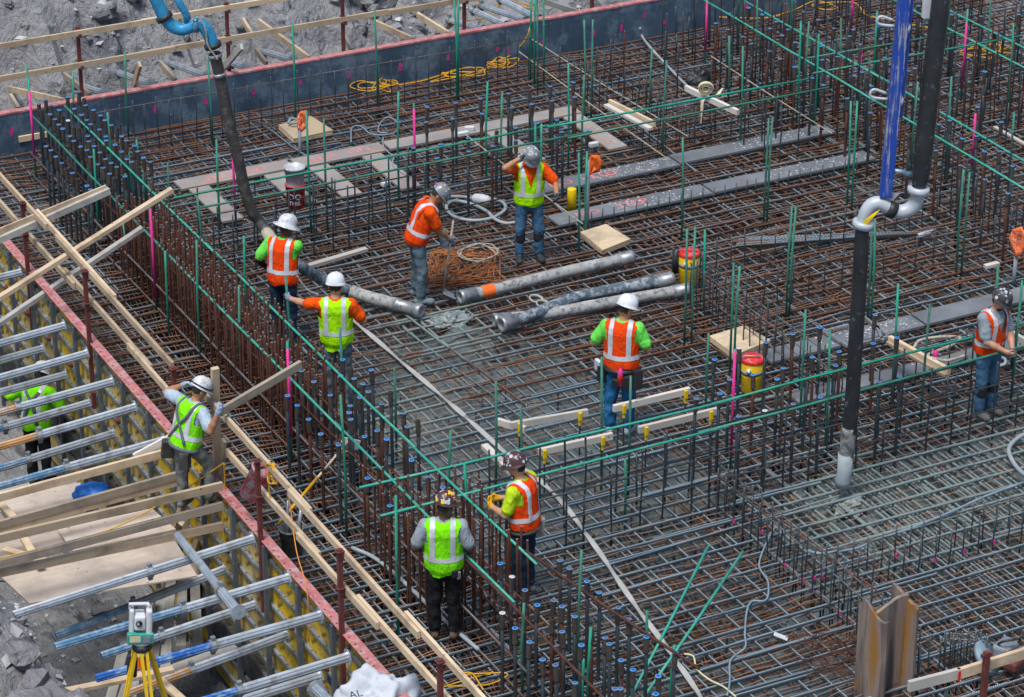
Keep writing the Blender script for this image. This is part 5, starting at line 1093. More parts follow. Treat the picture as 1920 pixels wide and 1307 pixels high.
# chain between the two men
m = MB(); a, b = at(543, 490, 1.05), at(598, 552, 1.35); n = 26
for i in range(n):
    p = a.lerp(b, i/n)+V(0, 0, -0.12*math.sin(math.pi*i/n)); d = (b-a).normalized(); s = d.cross(V(0, 0, 1)).normalized() if i % 2 else V(0, 0, 1)
    m.tube([p+d*0.024*math.cos(t_)+s*0.012*math.sin(t_) for t_ in np.linspace(0, 2*math.pi, 9)[:-1]], 0.005, 4, closed=True)
tag(m.build('chain', M['steel']), 'steel chain held between the orange vest and the lime vest', 'chain')

# ------------------------------------------------------------------ rusty H pile
def pile_mat():
    mt, t, b = nmat('rusty_pile'); p = geopos(t)
    s1 = noise(t, 1.0, 5, 0.6, scaled(t, p, (5, 5, 0.4)), 0.3); s2 = noise(t, 3, 5, 0.6, p)
    c = ramp(t, s1, [(0.35, (0.06, 0.05, 0.05)), (0.45, (0.17, 0.13, 0.11)), (0.54, (0.3, 0.24, 0.2)), (0.64, (0.34, 0.16, 0.04))])
    c = mix(t, ramp(t, s2, [(0.55, (0, 0, 0)), (0.68, (0.7, 0.7, 0.7))]), c, (0.34, 0.15, 0.02))
    t.links.new(c, b.inputs['Base Color']); b.inputs['Roughness'].default_value = 0.7; b.inputs['Metallic'].default_value = 0.15; return mt
M['pile'] = pile_mat()
c_ = at(1660, 1290, 0.0); c_ = V(c_.x, c_.y, 0); R_, F_ = Vector(_R), Vector(_fh)
t = thing('steel_pile', 'cut-off rusty steel H pile standing up through the mat', 'pile', c_)
def wavy_plate(name, a, b, out, amp, z0, tops, th=0.04):
    n = len(tops); vs = []; rows = [z0, z0+0.5, z0+0.9]
    m = MB(); L = b-a; nrm = V(-L.y, L.x, 0).normalized()
    def col(i, zf):
        f_ = i/(n-1); zt = tops[i]; z = z0+(zt-z0)*zf; return a+L*f_+out*(amp*math.sin(math.pi*f_)*zf**2)+V(0, 0, z)
    lv = (0, .35, .6, .78, .9, 1)
    for s in (1, -1):
        for k in lv:
            for i in range(n): vs.append(col(i, k)+nrm*th/2*s)
    q = len(lv)*n
    fs = []
    for k in range(len(lv)-1):
        for i in range(n-1):
            fs.append((k*n+i, k*n+i+1, (k+1)*n+i+1, (k+1)*n+i)); fs.append((q+k*n+i+1, q+k*n+i, q+(k+1)*n+i, q+(k+1)*n+i+1))
        fs.append((k*n, (k+1)*n, q+(k+1)*n, q+k*n)); e = n-1; fs.append((k*n+e, q+k*n+e, q+(k+1)*n+e, (k+1)*n+e))
    k = len(lv)-1
    for i in range(n-1): fs.append((k*n+i, k*n+i+1, q+k*n+i+1, q+k*n+i))
    m.add(vs, fs); return m.build(name, M['pile'], t)
lw = -0.8
wavy_plate('flange', c_-R_*0.33-F_*0.02, c_-R_*0.04-F_*0.2, -F_, 0.06, lw, [1.06, 1.17, 1.12, 1.06, 1.0, 0.96, 0.93, 0.95])
wavy_plate('flange', c_+R_*0.05+F_*0.3, c_+R_*0.3+F_*0.06, R_, 0.02, lw, [1.13, 1.1, 1.07, 1.03, 1.0, 0.97, 0.99, 0.94])
wavy_plate('web', c_-R_*0.16-F_*0.1, c_+R_*0.2+F_*0.18, R_, 0.0, lw, [1.0, 1.02, 1.04, 1.05, 1.07, 1.08, 1.07, 1.06])

# ------------------------------------------------------------------ total station on tripod
TB = at(265, 1195, 1.75); gz = 0.2
t = thing('total_station', 'white surveying total station on a yellow tripod above the shores', 'survey instrument', (TB.x, TB.y, gz))
f_ = -F_; tl = (R_*0.0+V(0, 0, 1)).normalized()
def lbox(name, c0, sz, m, bev=0.01, tilt=0.16):
    o = MB().box((0, 0, 0), sz).build(name, M[m], t, local=True, bevel=bev); o.location = V(*c0); o.rotation_euler = (0, tilt*0.5, -YAW+0.18); return o
o3 = V(0, 0, TB.z-gz)
L_ = lambda x, y, z: o3+R_*x+f_*y+V(0, 0, z)
lbox('left_arm', L_(-.085, 0, .19), (0.045, 0.13, 0.3), 'white', 0.015); lbox('right_arm', L_(.085, 0, .19), (0.06, 0.14, 0.3), 'white', 0.02); lbox('telescope', L_(-.005, 0, .2), (0.11, 0.17, 0.16), 'white', 0.02)
MB().lathe([(0.0, 0.012), (0.028, 0.012), (0.03, 0.0), (0.034, 0.02), (0.03, 0.03)], (0, 0, 0), (0, 0, 1), 14)
o = MB().lathe([(0.0, 0.085), (0.022, 0.085), (0.032, 0.1), (0.034, 0.06)], L_(0, 0, .21), f_, 16).build('lens', M['black'], t, True, local=True)
lbox('handle_bar', L_(0, 0, .385), (0.2, 0.04, 0.025), 'white'); lbox('handle_post', L_(-.09, 0, .355), (0.025, 0.04, 0.06), 'white', .004); lbox('handle_post', L_(.09, 0, .355), (0.025, 0.04, 0.06), 'white', .004)
lbox('keypad', L_(0, .07, .035), (0.26, 0.06, 0.12), 'greenpale', 0.012); lbox('screen', L_(-.045, .105, .045), (0.11, 0.008, 0.075), 'creamstrap', 0.002); lbox('keys', L_(.07, .103, .035), (0.07, 0.008, 0.07), 'grey', 0.002)
MB().lathe([(0, -.06), (0.085, -.06), (0.09, -.04), (0.085, -.02), (0, -.02)], L_(0, 0, 0), n=18).build('tribrach', M['white'], t, True, local=True)
MB().lathe([(0, -.15), (0.07, -.15), (0.1, -.12), (0.095, -.065), (0, -.065)], L_(0, 0, 0), n=18).build('tripod_head', M['black'], t, True, local=True)
for i, (rx, fy) in enumerate(((-.42, .2), (.16, .42), (.34, -.3))):
    top = L_(rx*0.16, fy*0.16, -.13); foot = V(R_.x*rx+f_.x*fy, R_.y*rx+f_.y*fy, -0.2)*1.0; dd = (foot-top)
    sdv = dd.cross(V(0, 0, 1)).normalized()*0.028; mid = top.lerp(foot, 0.55)
    g = MB().beam(top+sdv, mid+sdv*0.7, 0.03, 0.03).build('leg', M['yellow'], t, local=True); MB().beam(top-sdv, mid-sdv*0.7, 0.03, 0.03).build('leg', M['yellow'], t, local=True)
    MB().beam(top.lerp(foot, .4), foot, 0.03, 0.032).build('leg_extension', M['yellow'], t, local=True); MB().beam(top.lerp(foot, .5), top.lerp(foot, .56), 0.1, 0.05).build('leg_clamp', M['black'], t, local=True)
lbox('black_bag', L_(-.11, .0, -.33), (0.1, 0.06, 0.26), 'black', 0.02); lbox('orange_tag', L_(.0, .04, -.28), (0.1, 0.03, 0.14), 'orange', 0.01)

# white woven bag, blue tarp
vs = []; c_ = at(700, 1290, 0.55)
o = lump('woven_bag', None, at(708, 1328, 0.3), 0.38, 0.34, 0.38, 'bag', 6, rough=0.8, fs_=1.7, oc=3); tag(o, 'big crumpled white woven bag slumped over the yellow form', 'bag')
tx = text_faces('AL', 0.13); m = MB(); p0 = at(668, 1290, 0.6)-F_*0.12; put_text(m, tx, p0, R_*0.9+V(0, 0, .25), V(0, 0, .9)-R_*.25); ob = m.build('lettering', M['bagprint']); ob.parent = o; ob.matrix_parent_inverse = Matrix.Translation(-o.location)
o = lump('tarp', None, at(172, 928, -0.2), 0.24, 0.16, 0.16, 'tarp', 2, rough=0.25); tag(o, 'small crumpled blue tarp on the plywood deck', 'tarp')
# small generator behind the bottom guardrail
g = at(1880, 1255, 0.02); t = thing('cut_off_saw', 'grey and red motor saw with round blade lying on the bars behind the short guardrail', 'saw', g)
MB().lathe([(0, 0), (0.17, 0), (0.17, 0.006), (0, 0.006)], g+V(-.2, .05, .14), (0.5, -0.6, 0.6), 26).build('blade', M['steel'], t); MB().lathe([(0.0, 0), (0.19, 0), (0.19, 0.05), (0.0, 0.05)], g+V(-.2, .08, .16), (0.5, -0.6, 0.6), 20).build('guard', M['bluewire'], t, True)
o = MB().box(g+V(.08, .08, .17), (0.28, 0.2, 0.2), 0.4).build('motor', M['steel'], t, bevel=0.03); MB().box(g+V(.12, -.05, .08), (0.26, 0.16, 0.12), 0.4).build('tank', M['redpost'], t, bevel=0.03); MB().tube(smooth_path([g+V(-.02, .1, .26), g+V(-.02, .0, .36), g+V(.16, -.04, .36), g+V(.22, .06, .24)], 5), 0.014, 7).build('handle', M['black'], t, True)
# jointed steel frame and pale hoses lying by the long dark plank
t = thing('folding_stand', 'folded pale steel frame lying on the long dark plank beside the pour hose', 'stand', at(1600, 620, 0.06))
for a_, b_ in (((1545, 622), (1590, 650)), ((1545, 622), (1590, 610)), ((1620, 595), (1665, 630)), ((1590, 650), (1665, 632)), ((1640, 600), (1655, 640))): MB().beam(at(*a_, 0.08), at(*b_, 0.08), 0.04, 0.04).build('bar', M['steel'], t)
cable('hose_coil', 'yellowish grey hose looped beside the pink topped spray can', 'hose', lay([r6(*p) for p in [(1300, 650), (1330, 610), (1420, 590), (1560, 590), (1500, 640), (1380, 690), (1480, 720), (1600, 690)]], 0.1, .03), 0.022, 'burlap', 8)
cable('hose_coil', 'pale grey hose curling past the man in the grey T-shirt', 'hose', lay([r6(*p) for p in [(1780, 750), (1810, 740), (1815, 715), (1790, 700)]], 0.08), 0.022, 'palehose', 8)
# loose rusty tie wires near the pile and odds
m = MB()
for i in range(70):
    a = at(random.uniform(1470, 1600), random.uniform(1190, 1265), random.uniform(-.05, .05)); an = random.gauss(-0.6, .5); L = random.uniform(.3, .9); m.tube(smooth_path([a, a+V(math.cos(an), math.sin(an), .02)*L*.5+V(0, 0, .03), a+V(math.cos(an), math.sin(an), 0)*L], 3), 0.004, 4)
o = m.build('loose_wire', M['rust']); tag(o, 'scatter of loose rusty tie wire beside the pile', 'wire'); stuff(o)
p = at(1464, 1193, 0.03); o = MB().box((0, 0, 0), (0.09, 0.16, 0.006)).build('paper_tag', M['white']); o.location = p; o.rotation_euler = (0.3, .1, .9); tag(o, 'white paper tag stuck on the bars near the loose wire', 'tag')
# ------------------------------------------------------------------ people: one continuous body surface per person, grown from a field of tapered limbs
def surface_nets(D, org, h):
    nx, ny, nz = D.shape; ins = D < 0
    s = ins[:-1, :-1, :-1].astype(np.int8)
    c = sum(ins[a:nx-1+a, b:ny-1+b, k:nz-1+k].astype(np.int8) for a in (0, 1) for b in (0, 1) for k in (0, 1))
    act = (c > 0) & (c < 8); I = np.argwhere(act); idx = -np.ones(act.shape, int); idx[act] = np.arange(len(I))
    cor = {(a, b, k): D[I[:, 0]+a, I[:, 1]+b, I[:, 2]+k] for a in (0, 1) for b in (0, 1) for k in (0, 1)}
    acc = np.zeros((len(I), 3)); cnt = np.zeros(len(I))
    for p in cor:
        for ax in range(3):
            if p[ax] == 0:
                q = list(p); q[ax] = 1; q = tuple(q); a, b = cor[p], cor[q]; mk = (a < 0) != (b < 0)
                t = np.where(mk, a/np.where(mk, a-b, 1), 0); pos = np.tile(np.array(p, float), (len(I), 1)); pos[:, ax] += t
                acc += np.where(mk[:, None], pos, 0); cnt += mk
    Vv = org+h*(I+acc/cnt[:, None]); F = []
    for ax in range(3):
        o = [(1, 2), (2, 0), (0, 1)][ax]; sl = [slice(1, n-1) for n in D.shape]; sl[ax] = slice(0, D.shape[ax]-1)
        sl2 = list(sl); sl2[ax] = slice(1, D.shape[ax]); a = ins[tuple(sl)]; b = ins[tuple(sl2)]
        E_ = np.argwhere(a != b)
        if not len(E_): continue
        flip = a[tuple(E_.T)]; E_ = E_+np.array([0 if i == ax else 1 for i in range(3)])
        def cell(d1, d2): q = E_.copy(); q[:, o[0]] -= d1; q[:, o[1]] -= d2; return idx[q[:, 0], q[:, 1], q[:, 2]]
        Q = np.stack([cell(1, 1), cell(0, 1), cell(0, 0), cell(1, 0)], -1); Q[~flip] = Q[~flip][:, ::-1]; F.append(Q[(Q >= 0).all(1)])
    return Vv, np.concatenate(F)
class Field:
    def __init__(s, lo, hi, h):
        s.h = h; s.org = np.array(lo); n = np.ceil((np.array(hi)-s.org)/h).astype(int)+1
        s.D = np.full(n, 1.0); s.N = np.full(n, 1.0); s.T = np.zeros(n, np.int16); s.n = n
    def put(s, lo, hi, fn, tag_, k=0.02):
        a = np.clip(np.floor((np.array(lo)-0.05-s.org)/s.h).astype(int), 0, s.n-1); b = np.clip(np.ceil((np.array(hi)+0.05-s.org)/s.h).astype(int)+1, 1, s.n)
        if (b <= a).any(): return
        sl = tuple(slice(x, y) for x, y in zip(a, b)); g = np.stack(np.meshgrid(*[s.org[i]+s.h*np.arange(a[i], b[i]) for i in range(3)], indexing='ij'), -1)
        d = fn(g); D, N, T = s.D[sl], s.N[sl], s.T[sl]; mk = d < N; T[mk] = tag_; N[mk] = d[mk]
        if k > 0: hh = np.clip(0.5+0.5*(D-d)/k, 0, 1); s.D[sl] = D*(1-hh)+d*hh-k*hh*(1-hh)
        else: s.D[sl] = np.minimum(D, d)
    def cap(s, a, b, r0, r1, tag_, k=0.02, fold=0.0):
        a, b = np.array(a, float), np.array(b, float); R_m = max(r0, r1)
        def fn(p):
            ab = b-a; t = np.clip(((p-a)@ab)/max(ab@ab, 1e-9), 0, 1); d = np.linalg.norm(p-a-t[..., None]*ab, axis=-1)-(r0+(r1-r0)*t)
            if fold: d = d-fold*(vnoise(p+7, 13)-0.5)*2
            return d
        s.put(np.minimum(a, b)-R_m, np.maximum(a, b)+R_m, fn, tag_, k)
    def ell(s, c, r, tag_, k=0.02, ax=None):
        c, r = np.array(c, float), np.array(r, float); A = np.eye(3) if ax is None else np.array(ax)
        def fn(p): q = (p-c)@A.T; k0 = np.linalg.norm(q/r, axis=-1); k1 = np.linalg.norm(q/r**2, axis=-1); return k0*(k0-1)/np.maximum(k1, 1e-6)
        s.put(c-max(r), c+max(r), fn, tag_, k)
TOR = np.array([(-.13, .135, .112), (-.06, .18, .14), (.02, .188, .145), (.12, .182, .14), (.24, .19, .14), (.37, .205, .14), (.45, .188, .116), (.5, .105, .085), (.55, .06, .06)])
def torso_fn(T_, inf, lo, hi, fold=0.0):
    P, r, f, u = T_
    def fn(p):
        q = p-P; h = q@u; l = q@r; d = q@f; hc = np.clip(h, lo, hi); w_ = np.interp(hc, TOR[:, 0], TOR[:, 1])+inf; e = np.interp(hc, TOR[:, 0], TOR[:, 2])+inf
        k = np.sqrt((l/w_)**2+(d/e)**2+1e-9); g = (k-1)*np.minimum(w_, e)*0.9; g = np.maximum(g, np.abs(h-hc)-0.0) if False else np.sqrt(np.maximum(g, 0)**2+(h-hc)**2)+np.minimum(g, 0)
        if fold: g = g-fold*(vnoise(p*np.array([1, 1, .45])+3, 14)-0.5)*2
        return g
    return fn
def unit(v): v = np.array(v, float); return v/np.linalg.norm(v)
def ik(s, t, l1, l2, pole):
    s, t = np.array(s, float), np.array(t, float); d = t-s; L = np.linalg.norm(d); L2 = min(L, (l1+l2)*0.995); d = d/L; a = (l1*l1-l2*l2+L2*L2)/(2*L2); hh = math.sqrt(max(l1*l1-a*a, 0))
    pl = np.array(pole, float); pl = pl-d*(pl@d); pl = pl/np.linalg.norm(pl); return s+d*a+pl*hh, s+d*L2
def rotz(a): c, s = math.cos(a), math.sin(a); return np.array([[c, -s, 0], [s, c, 0], [0, 0, 1]])
PM = {}
def cmat(key, col, **kw):
    if key not in PM: PM[key] = cloth_mat(key, col, **kw)
    return PM[key]
def skin(key, col):
    if key not in PM: PM[key] = simple(key, col, 0.5, 0, 0.1, 9, None, 0, 0.1, obj=True)
    return PM[key]
LIME, ORNG = (0.4, 0.86, 0.002), (0.86, 0.062, 0.003)
PM['silver'] = simple('reflective_tape', (0.62, 0.64, 0.68), 0.45, 0.2, 0.08, 12, (0.45, 0.46, 0.48), 0.2, 0.2, obj=True)
def person(label, loc, phi, rhand, lhand, outfit, lean=0.0, side=0.0, head_turn=0.0, head_down=12.0, scale=1.0, legs=None, rpole=(0.6, -0.8, -0.3), lpole=(-0.6, -0.8, -0.3), curl=0.8, ptwist=0.0):
    root = thing('person', label, 'person', loc); root.rotation_euler = (0, 0, -YAW-RAD(phi)); root.scale = (scale,)*3
    legs = legs or (((.03, .03, -1), (0.0, -.05, -1)), ((-.03, .0, -1), (0.0, -.03, -1)))
    # skeleton
    hipR, hipL = np.array([.092, 0, 0]), np.array([-.092, 0, 0]); kn, an = [], []
    for hp_, (a, b) in zip((hipR, hipL), legs): k_ = hp_+unit(a)*.43; kn.append(k_); an.append(k_+unit(b)*.41)
    low_ = min(an[0][2], an[1][2]); P = np.array([0, 0, .095-low_]); mx = (an[0]+an[1])/2; P = P-np.array([mx[0], mx[1], 0])
    hips = [hipR+P, hipL+P]; kn = [k_+P for k_ in kn]; an = [a+P for a in an]
    L = RAD(lean); S = RAD(side); u = unit([math.sin(S), math.sin(L), math.cos(L)*math.cos(S)]); r = unit(np.array([math.cos(RAD(ptwist)), -math.sin(RAD(ptwist)), 0])-u*(np.array([math.cos(RAD(ptwist)), -math.sin(RAD(ptwist)), 0])@u)); f = np.cross(u, r)
    T_ = (P+np.array([0, 0, .04]), r, f, u); B0 = T_[0]
    sh = [B0+u*.43+r*.192, B0+u*.43-r*.192]; nb = B0+u*.5; ht_ = RAD(head_turn); hd = RAD(head_down)
    hf = unit(f*math.cos(ht_)+r*math.sin(ht_)); hf = np.array(hf); hr = unit(np.cross(hf, [0, 0, 1])); hu0 = unit(u*0.5+np.array([0, 0, .5])); 
    hfwd = unit(hf*math.cos(hd)-np.array([0, 0, 1])*math.sin(hd)); hr = unit(np.cross(hfwd, [0, 0, 1])); hup = np.cross(hr, hfwd)
    hc = nb+u*.075+hup*.09+hfwd*.02
    arms = []
    for i, (t_, pole) in enumerate(((rhand, rpole), (lhand, lpole))):
        e_, w_ = ik(sh[i], t_, .29, .26, pole); arms.append((sh[i], e_, w_))
    allp = np.array([*an, *kn, hc, *[a for q in arms for a in q]]); lo = allp.min(0)-np.array([.24, .28, .12]); hi = allp.max(0)+np.array([.24, .28, .24])
    F = Field(lo, hi, 0.0115)
    SK, SH, PA, BO, GL, HA, SL2, KN = 0, 1, 2, 3, 4, 5, 6, 7
    fo = .007
    F.put(B0-np.array([.26, .26, .2]), B0+u*.6+np.array([.26, .26, .1]), torso_fn(T_, .006, -.06, .46, fo), SH, 0)
    F.put(B0-np.array([.26, .26, .26]), B0+np.array([.26, .26, .16]), torso_fn(T_, .010, -.13, .03, fo), PA, .02)
    for i in (0, 1):
        s_, e_, w_ = arms[i]; sgn = 1 if i == 0 else -1
        F.cap(nb-u*.06, s_+u*.0, .062, .062, SH, .05)
        if outfit.get('sleeve', 'short') == 'short':
            F.cap(s_, s_+(e_-s_)*.72, .076, .077, SH, .03, .008); F.cap(s_+(e_-s_)*.5, e_, .046, .042, SL2 if 'under' in outfit else SK, .012)
        else: F.cap(s_, e_, .064, .056, SH, .03, .006)
        tg = SL2 if ('under' in outfit or outfit.get('sleeve') == 'long') else SK
        if outfit.get('sleeve') == 'long': tg = SH
        F.cap(e_, e_+(w_-e_)*.4, .044, .043, tg, .02); F.cap(e_+(w_-e_)*.4, w_, .043, .03, tg, .02)
        # hand: palm, four fingers, thumb
        g = 1.12 if outfit.get('gloves', [0, 0])[i] else 1.0; ht = GL if outfit.get('gloves', [0, 0])[i] else SK
        hd_ = unit(w_-e_); inn = unit(np.array([-sgn*1.0, .15, 0.05])-hd_*(np.array([-sgn, .15, .05])@hd_)); lat = np.cross(hd_, inn)
        if lat[1] < 0 and abs(lat[1]) > .2: lat = -lat
        if abs(lat[1]) <= .2 and lat[2] < 0: lat = -lat
        F.cap(w_, w_+hd_*.03, .03*g, .033*g, ht, .015)
        for dx in (-.022, 0, .022): F.cap(w_+hd_*.02+lat*dx, w_+hd_*.085+lat*dx, .018*g, .017*g, ht, .012)
        for fi, (dx, ln) in enumerate(((.032, .068), (.011, .078), (-.011, .073), (-.031, .058))):
            b0 = w_+hd_*.088+lat*dx; c1 = math.cos(curl*.7), math.sin(curl*.7); b1 = b0+(hd_*c1[0]+inn*c1[1])*ln*.5; c2 = math.cos(curl*1.7), math.sin(curl*1.7); b2_ = b1+(hd_*c2[0]+inn*c2[1])*ln*.55
            F.cap(b0-hd_*.02, b1, .0105*g, .0098*g, ht, .004); F.cap(b1, b2_, .0098*g, .0085*g, ht, .004)
        t0 = w_+hd_*.03+lat*.028; t1 = t0+unit(lat*.7+hd_*.6+inn*.35)*.042; F.cap(t0, t1, .0135*g, .012*g, ht, .008); F.cap(t1, t1+unit(hd_*.8+inn*.6)*.034, .012*g, .0095*g, ht, .004)
        # leg
        h_, k_, a_ = hips[i], kn[i], an[i]; kz = outfit.get('baggy', 1.0)
        F.cap(h_, k_, .102*kz, .077*kz, PA, .035, .011); F.cap(k_, a_+(k_-a_)*.1, .075*kz, .067*kz, PA, .03, .014)
        if outfit.get('knee'): F.cap(k_-np.array([0, 0, .09]), k_-np.array([0, 0, .17]), .076, .073, KN, .005)
        bt = outfit.get('boot_h', .16); bd = unit(k_-a_); toe = unit(np.array([sgn*.16, 1, 0]))
        F.cap(a_, a_+bd*bt, .055, .062 if bt > .2 else .056, BO, .015)
        def foot(p, a_=a_, toe=toe):
            A0 = np.array([a_[0], a_[1], .045])-toe*.045; A1 = np.array([a_[0], a_[1], .04])+toe*.155; ab = A1-A0; t = np.clip(((p-A0)@ab)/(ab@ab), 0, 1); q = p-A0-t[..., None]*ab
            d = np.sqrt(q[..., 0]**2+q[..., 1]**2+(q[..., 2]*np.where(q[..., 2] > 0, .95, 1.0))**2)-(.044+.006*np.sin(t*3.1)); return np.maximum(d, -(p[..., 2]-(a_[2]-.095)))
        F.put(a_-np.array([.25, .25, .11]), a_+np.array([.25, .25, .1]), foot, BO, .02)
    # head
    F.cap(nb-u*.03, hc-hup*.05, .056, .054, SK, .02); F.ell(hc, (.077, .097, .112), SK, .0, (hr, hfwd, hup)); F.ell(hc+hfwd*.03-hup*.062, (.056, .062, .058), SK, .03, (hr, hfwd, hup))
    F.cap(hc+hfwd*.09+hup*.012, hc+hfwd*.108-hup*.022, .011, .016, SK, .012); F.cap(hc+hfwd*.088-hup*.052-hr*.018, hc+hfwd*.088-hup*.052+hr*.018, .009, .009, SK, .01)
    for s_ in (-1, 1): F.ell(hc+hr*s_*.08-hup*.005-hfwd*.012, (.014, .026, .036), SK, .01, (hr, hfwd, hup)); F.ell(hc+hr*s_*.032+hfwd*.086+hup*.012, (.013, .008, .008), HA, .0, (hr, hfwd, hup))
    F.ell(hc-hfwd*.022+hup*.012, (.081, .085, .1), HA, .0, (hr, hfwd, hup))
    if outfit.get('beard'): F.ell(hc+hfwd*.034-hup*.07, (.056, .062, .05), HA, .0, (hr, hfwd, hup))
    Vv, Q = surface_nets(F.D, F.org, F.h)
    ii = np.clip(np.round((Vv-F.org)/F.h).astype(int), 0, F.n-1); tg = F.T[ii[:, 0], ii[:, 1], ii[:, 2]]
    me = bpy.data.meshes.new('body'); me.from_pydata(Vv.tolist(), [], Q.tolist())
    mats = [outfit['skin'], outfit['shirt'], outfit['pants'], outfit['boots'], outfit.get('glove', outfit['skin']), outfit.get('hair', PM['hair']), outfit.get('under', outfit['skin']), PM['kneeblack']]
    for m_ in mats: me.materials.append(m_)
    me.polygons.foreach_set('material_index', np.sort(tg[Q], 1)[:, 1].astype(np.int32)); me.polygons.foreach_set('use_smooth', np.ones(len(Q), bool)); body = link('body', me, root)
    # vest and its tape: same torso, a little outside, cut at the arm holes, neck and hem
    def shell(off, keep):
        G = Field(B0-np.array([.34, .34, .26]), B0+u*.5+np.array([.34, .34, .16]), 0.011)
        hem = outfit.get('hem', -.1)
        G.put(B0-np.array([.3, .3, .25]), B0+u*.6+np.array([.3, .3, .1]), torso_fn(T_, off, hem-.05, .47, .011), 0, 0); G.cap(sh[0]-u*.01, sh[1]-u*.01, .07+off*.6, .07+off*.6, 0, .03)
        v_, q_ = surface_nets(G.D, G.org, G.h); c_ = v_[q_].mean(1)-B0; h_ = c_@u; l_ = c_@r; d_ = c_@f; mk = keep(h_, l_, d_, c_); q_ = q_[mk]
        us = np.unique(q_); rm = -np.ones(len(v_), int); rm[us] = np.arange(len(us)); return v_[us], rm[q_]
    hem = outfit.get('hem', -.1)
    def base(h_, l_, d_, c_):
        k_ = (h_ > hem+.02*np.sin(l_*22)) & (h_ < .535)
        k_ &= np.hypot(np.abs(l_)-.2, (h_-.38)*.55) > .075 if False else ~((np.abs(l_) > .168+.04*np.clip((h_-.4)/.1, 0, 1)) & (h_ > .27))
        k_ &= ~((np.hypot(l_, d_+.0) < .085) & (h_ > .44)); k_ &= ~((d_ > .02) & (h_ > .2) & (np.abs(l_) < .085*(h_-.2)/.25)); return k_
    if outfit.get('vest') is not None:
        v_, q_ = shell(.028, base); m = bpy.data.meshes.new('vest'); m.from_pydata(v_.tolist(), [], q_.tolist()); m.materials.append(outfit['vest']); m.polygons.foreach_set('use_smooth', np.ones(len(q_), bool)); vest = link('vest', m, root)
        def tape(h_, l_, d_, c_): return base(h_, l_, d_, c_) & (((np.abs(np.abs(l_)-.112) < .028) & (h_ > .07)) | ((h_ > .055+.0*l_) & (h_ < .112))) & ~((d_ > .05) & (np.abs(l_) < .012))
        v_, q_ = shell(.0335, tape); m = bpy.data.meshes.new('reflective_tape'); m.from_pydata(v_.tolist(), [], q_.tolist()); m.materials.append(PM['silver']); m.polygons.foreach_set('use_smooth', np.ones(len(q_), bool)); link('reflective_tape', m, vest)
    # helmet
    W3 = lambda x, y, z: Vector(hc+hr*x+hfwd*y+hup*z)
    full = outfit.get('brim') == 'full'; n = 28; vs = []; fs = []
    rings = [(1.0, -.004, 1), (1.0, .006, 1), (.0, .008, 0), (.0, .04, 0), (.0, .08, 0), (.0, .112, 0), (.0, .135, 0), (.0, .147, 0), (.0, .15, 0)]; rad = [0, 0, .118, .117, .109, .092, .066, .034, .004]
    for i, (br, z, isb) in enumerate(rings):
        for k in range(n):
            a = 2*math.pi*k/n; cx, cy = math.sin(a), math.cos(a)
            if isb: rr = .178 if full else .124+.05*max(0, cy)**2; zz = z-.012*(1 if full else max(0, cy)**2)-(.0 if not full else .01); x, y = cx*rr, cy*rr*(1.1)
            else:
                rr = rad[i]; x, y, zz = cx*rr, cy*rr*1.16, z+(.006 if abs(cx) < .3 and 2 < i < 8 else 0)
            vs.append(W3(x, y-.008, zz+.032))
    for i in range(len(rings)-1):
        for k in range(n): fs.append((i*n+k, i*n+(k+1) % n, (i+1)*n+(k+1) % n, (i+1)*n+k))
    hm = MB().add(vs, fs).build('helmet', outfit['helmet'], root, True, local=True)
    b = MB(); ring = [W3(.1195*math.sin(a), .139*math.cos(a)-.008, .034) for a in np.linspace(0, 2*math.pi, 25)[:-1]]
    if outfit.get('band'): b.tube([W3(.1215*math.sin(a), .141*math.cos(a)-.008, .062) for a in np.linspace(0, 2*math.pi, 25)[:-1]], .009, 6, closed=True); b.build('goggle_band', PM['kneeblack'], hm, True, local=True)
    if outfit.get('stickers'):
        rr = random.Random(len(label)); b = MB(); mats = outfit['stickers']
        for i in range(34):
            a = rr.uniform(0, 6.28); el = rr.uniform(.15, 1.25); nrm = V(math.cos(el)*math.sin(a), math.cos(el)*math.cos(a)*1.16, math.sin(el)); c0 = V(.1165*nrm.x, .1165*nrm.y, .148*nrm.z*.98+.008)
            nn_ = V(nrm.x/.12, nrm.y/.14, nrm.z/.15).normalized(); t1 = nn_.cross(V(.3, .2, 1)).normalized(); t2 = nn_.cross(t1); s_ = rr.uniform(.013, .024); b.mat(i % len(mats))
            b.add([W3(*(c0+nn_*(.006)+t1*s_*math.cos(q*.785)+t2*s_*math.sin(q*.785)-V(0, .008, -.032))) for q in range(8)], [tuple(range(8))])
        stuff(b.build('stickers', mats, hm, local=True))
    return dict(root=root, T=T_, arms=arms, head=hc, hips=hips, kn=kn, an=an, u=u, r=r, f=f)
def pt(p, h, l, d): B0, r, f, u = p['T']; return Vector(B0+u*h+r*l+f*d)
def belt(p, h=-.045, col='black', inf=.022, rad=.02):
    w_, e_ = np.interp(h, TOR[:, 0], TOR[:, 1])+inf, np.interp(h, TOR[:, 0], TOR[:, 2])+inf
    return MB().tube([pt(p, h, w_*math.sin(a), e_*math.cos(a)) for a in np.linspace(0, 2*math.pi, 25)[:-1]], rad, 6, closed=True).build('belt', M[col] if isinstance(col, str) else col, p['root'], True, local=True)
def pouch(p, name, h, l, d, sz, m, parent=None, bev=.012):
    o = MB().box((0, 0, 0), sz).build(name, m, parent or p['root'], local=True, bevel=bev); o.location = pt(p, h, l, d); o.rotation_euler = (random.uniform(-.15, .15), random.uniform(-.1, .1), math.atan2(l, -d)*0.5); return o
def to_local(p_world, loc, phi, scale=1.0): v = Vector(p_world)-Vector(loc); v.rotate(Matrix.Rotation(YAW+RAD(phi), 3, 'Z')); return np.array(v)/scale
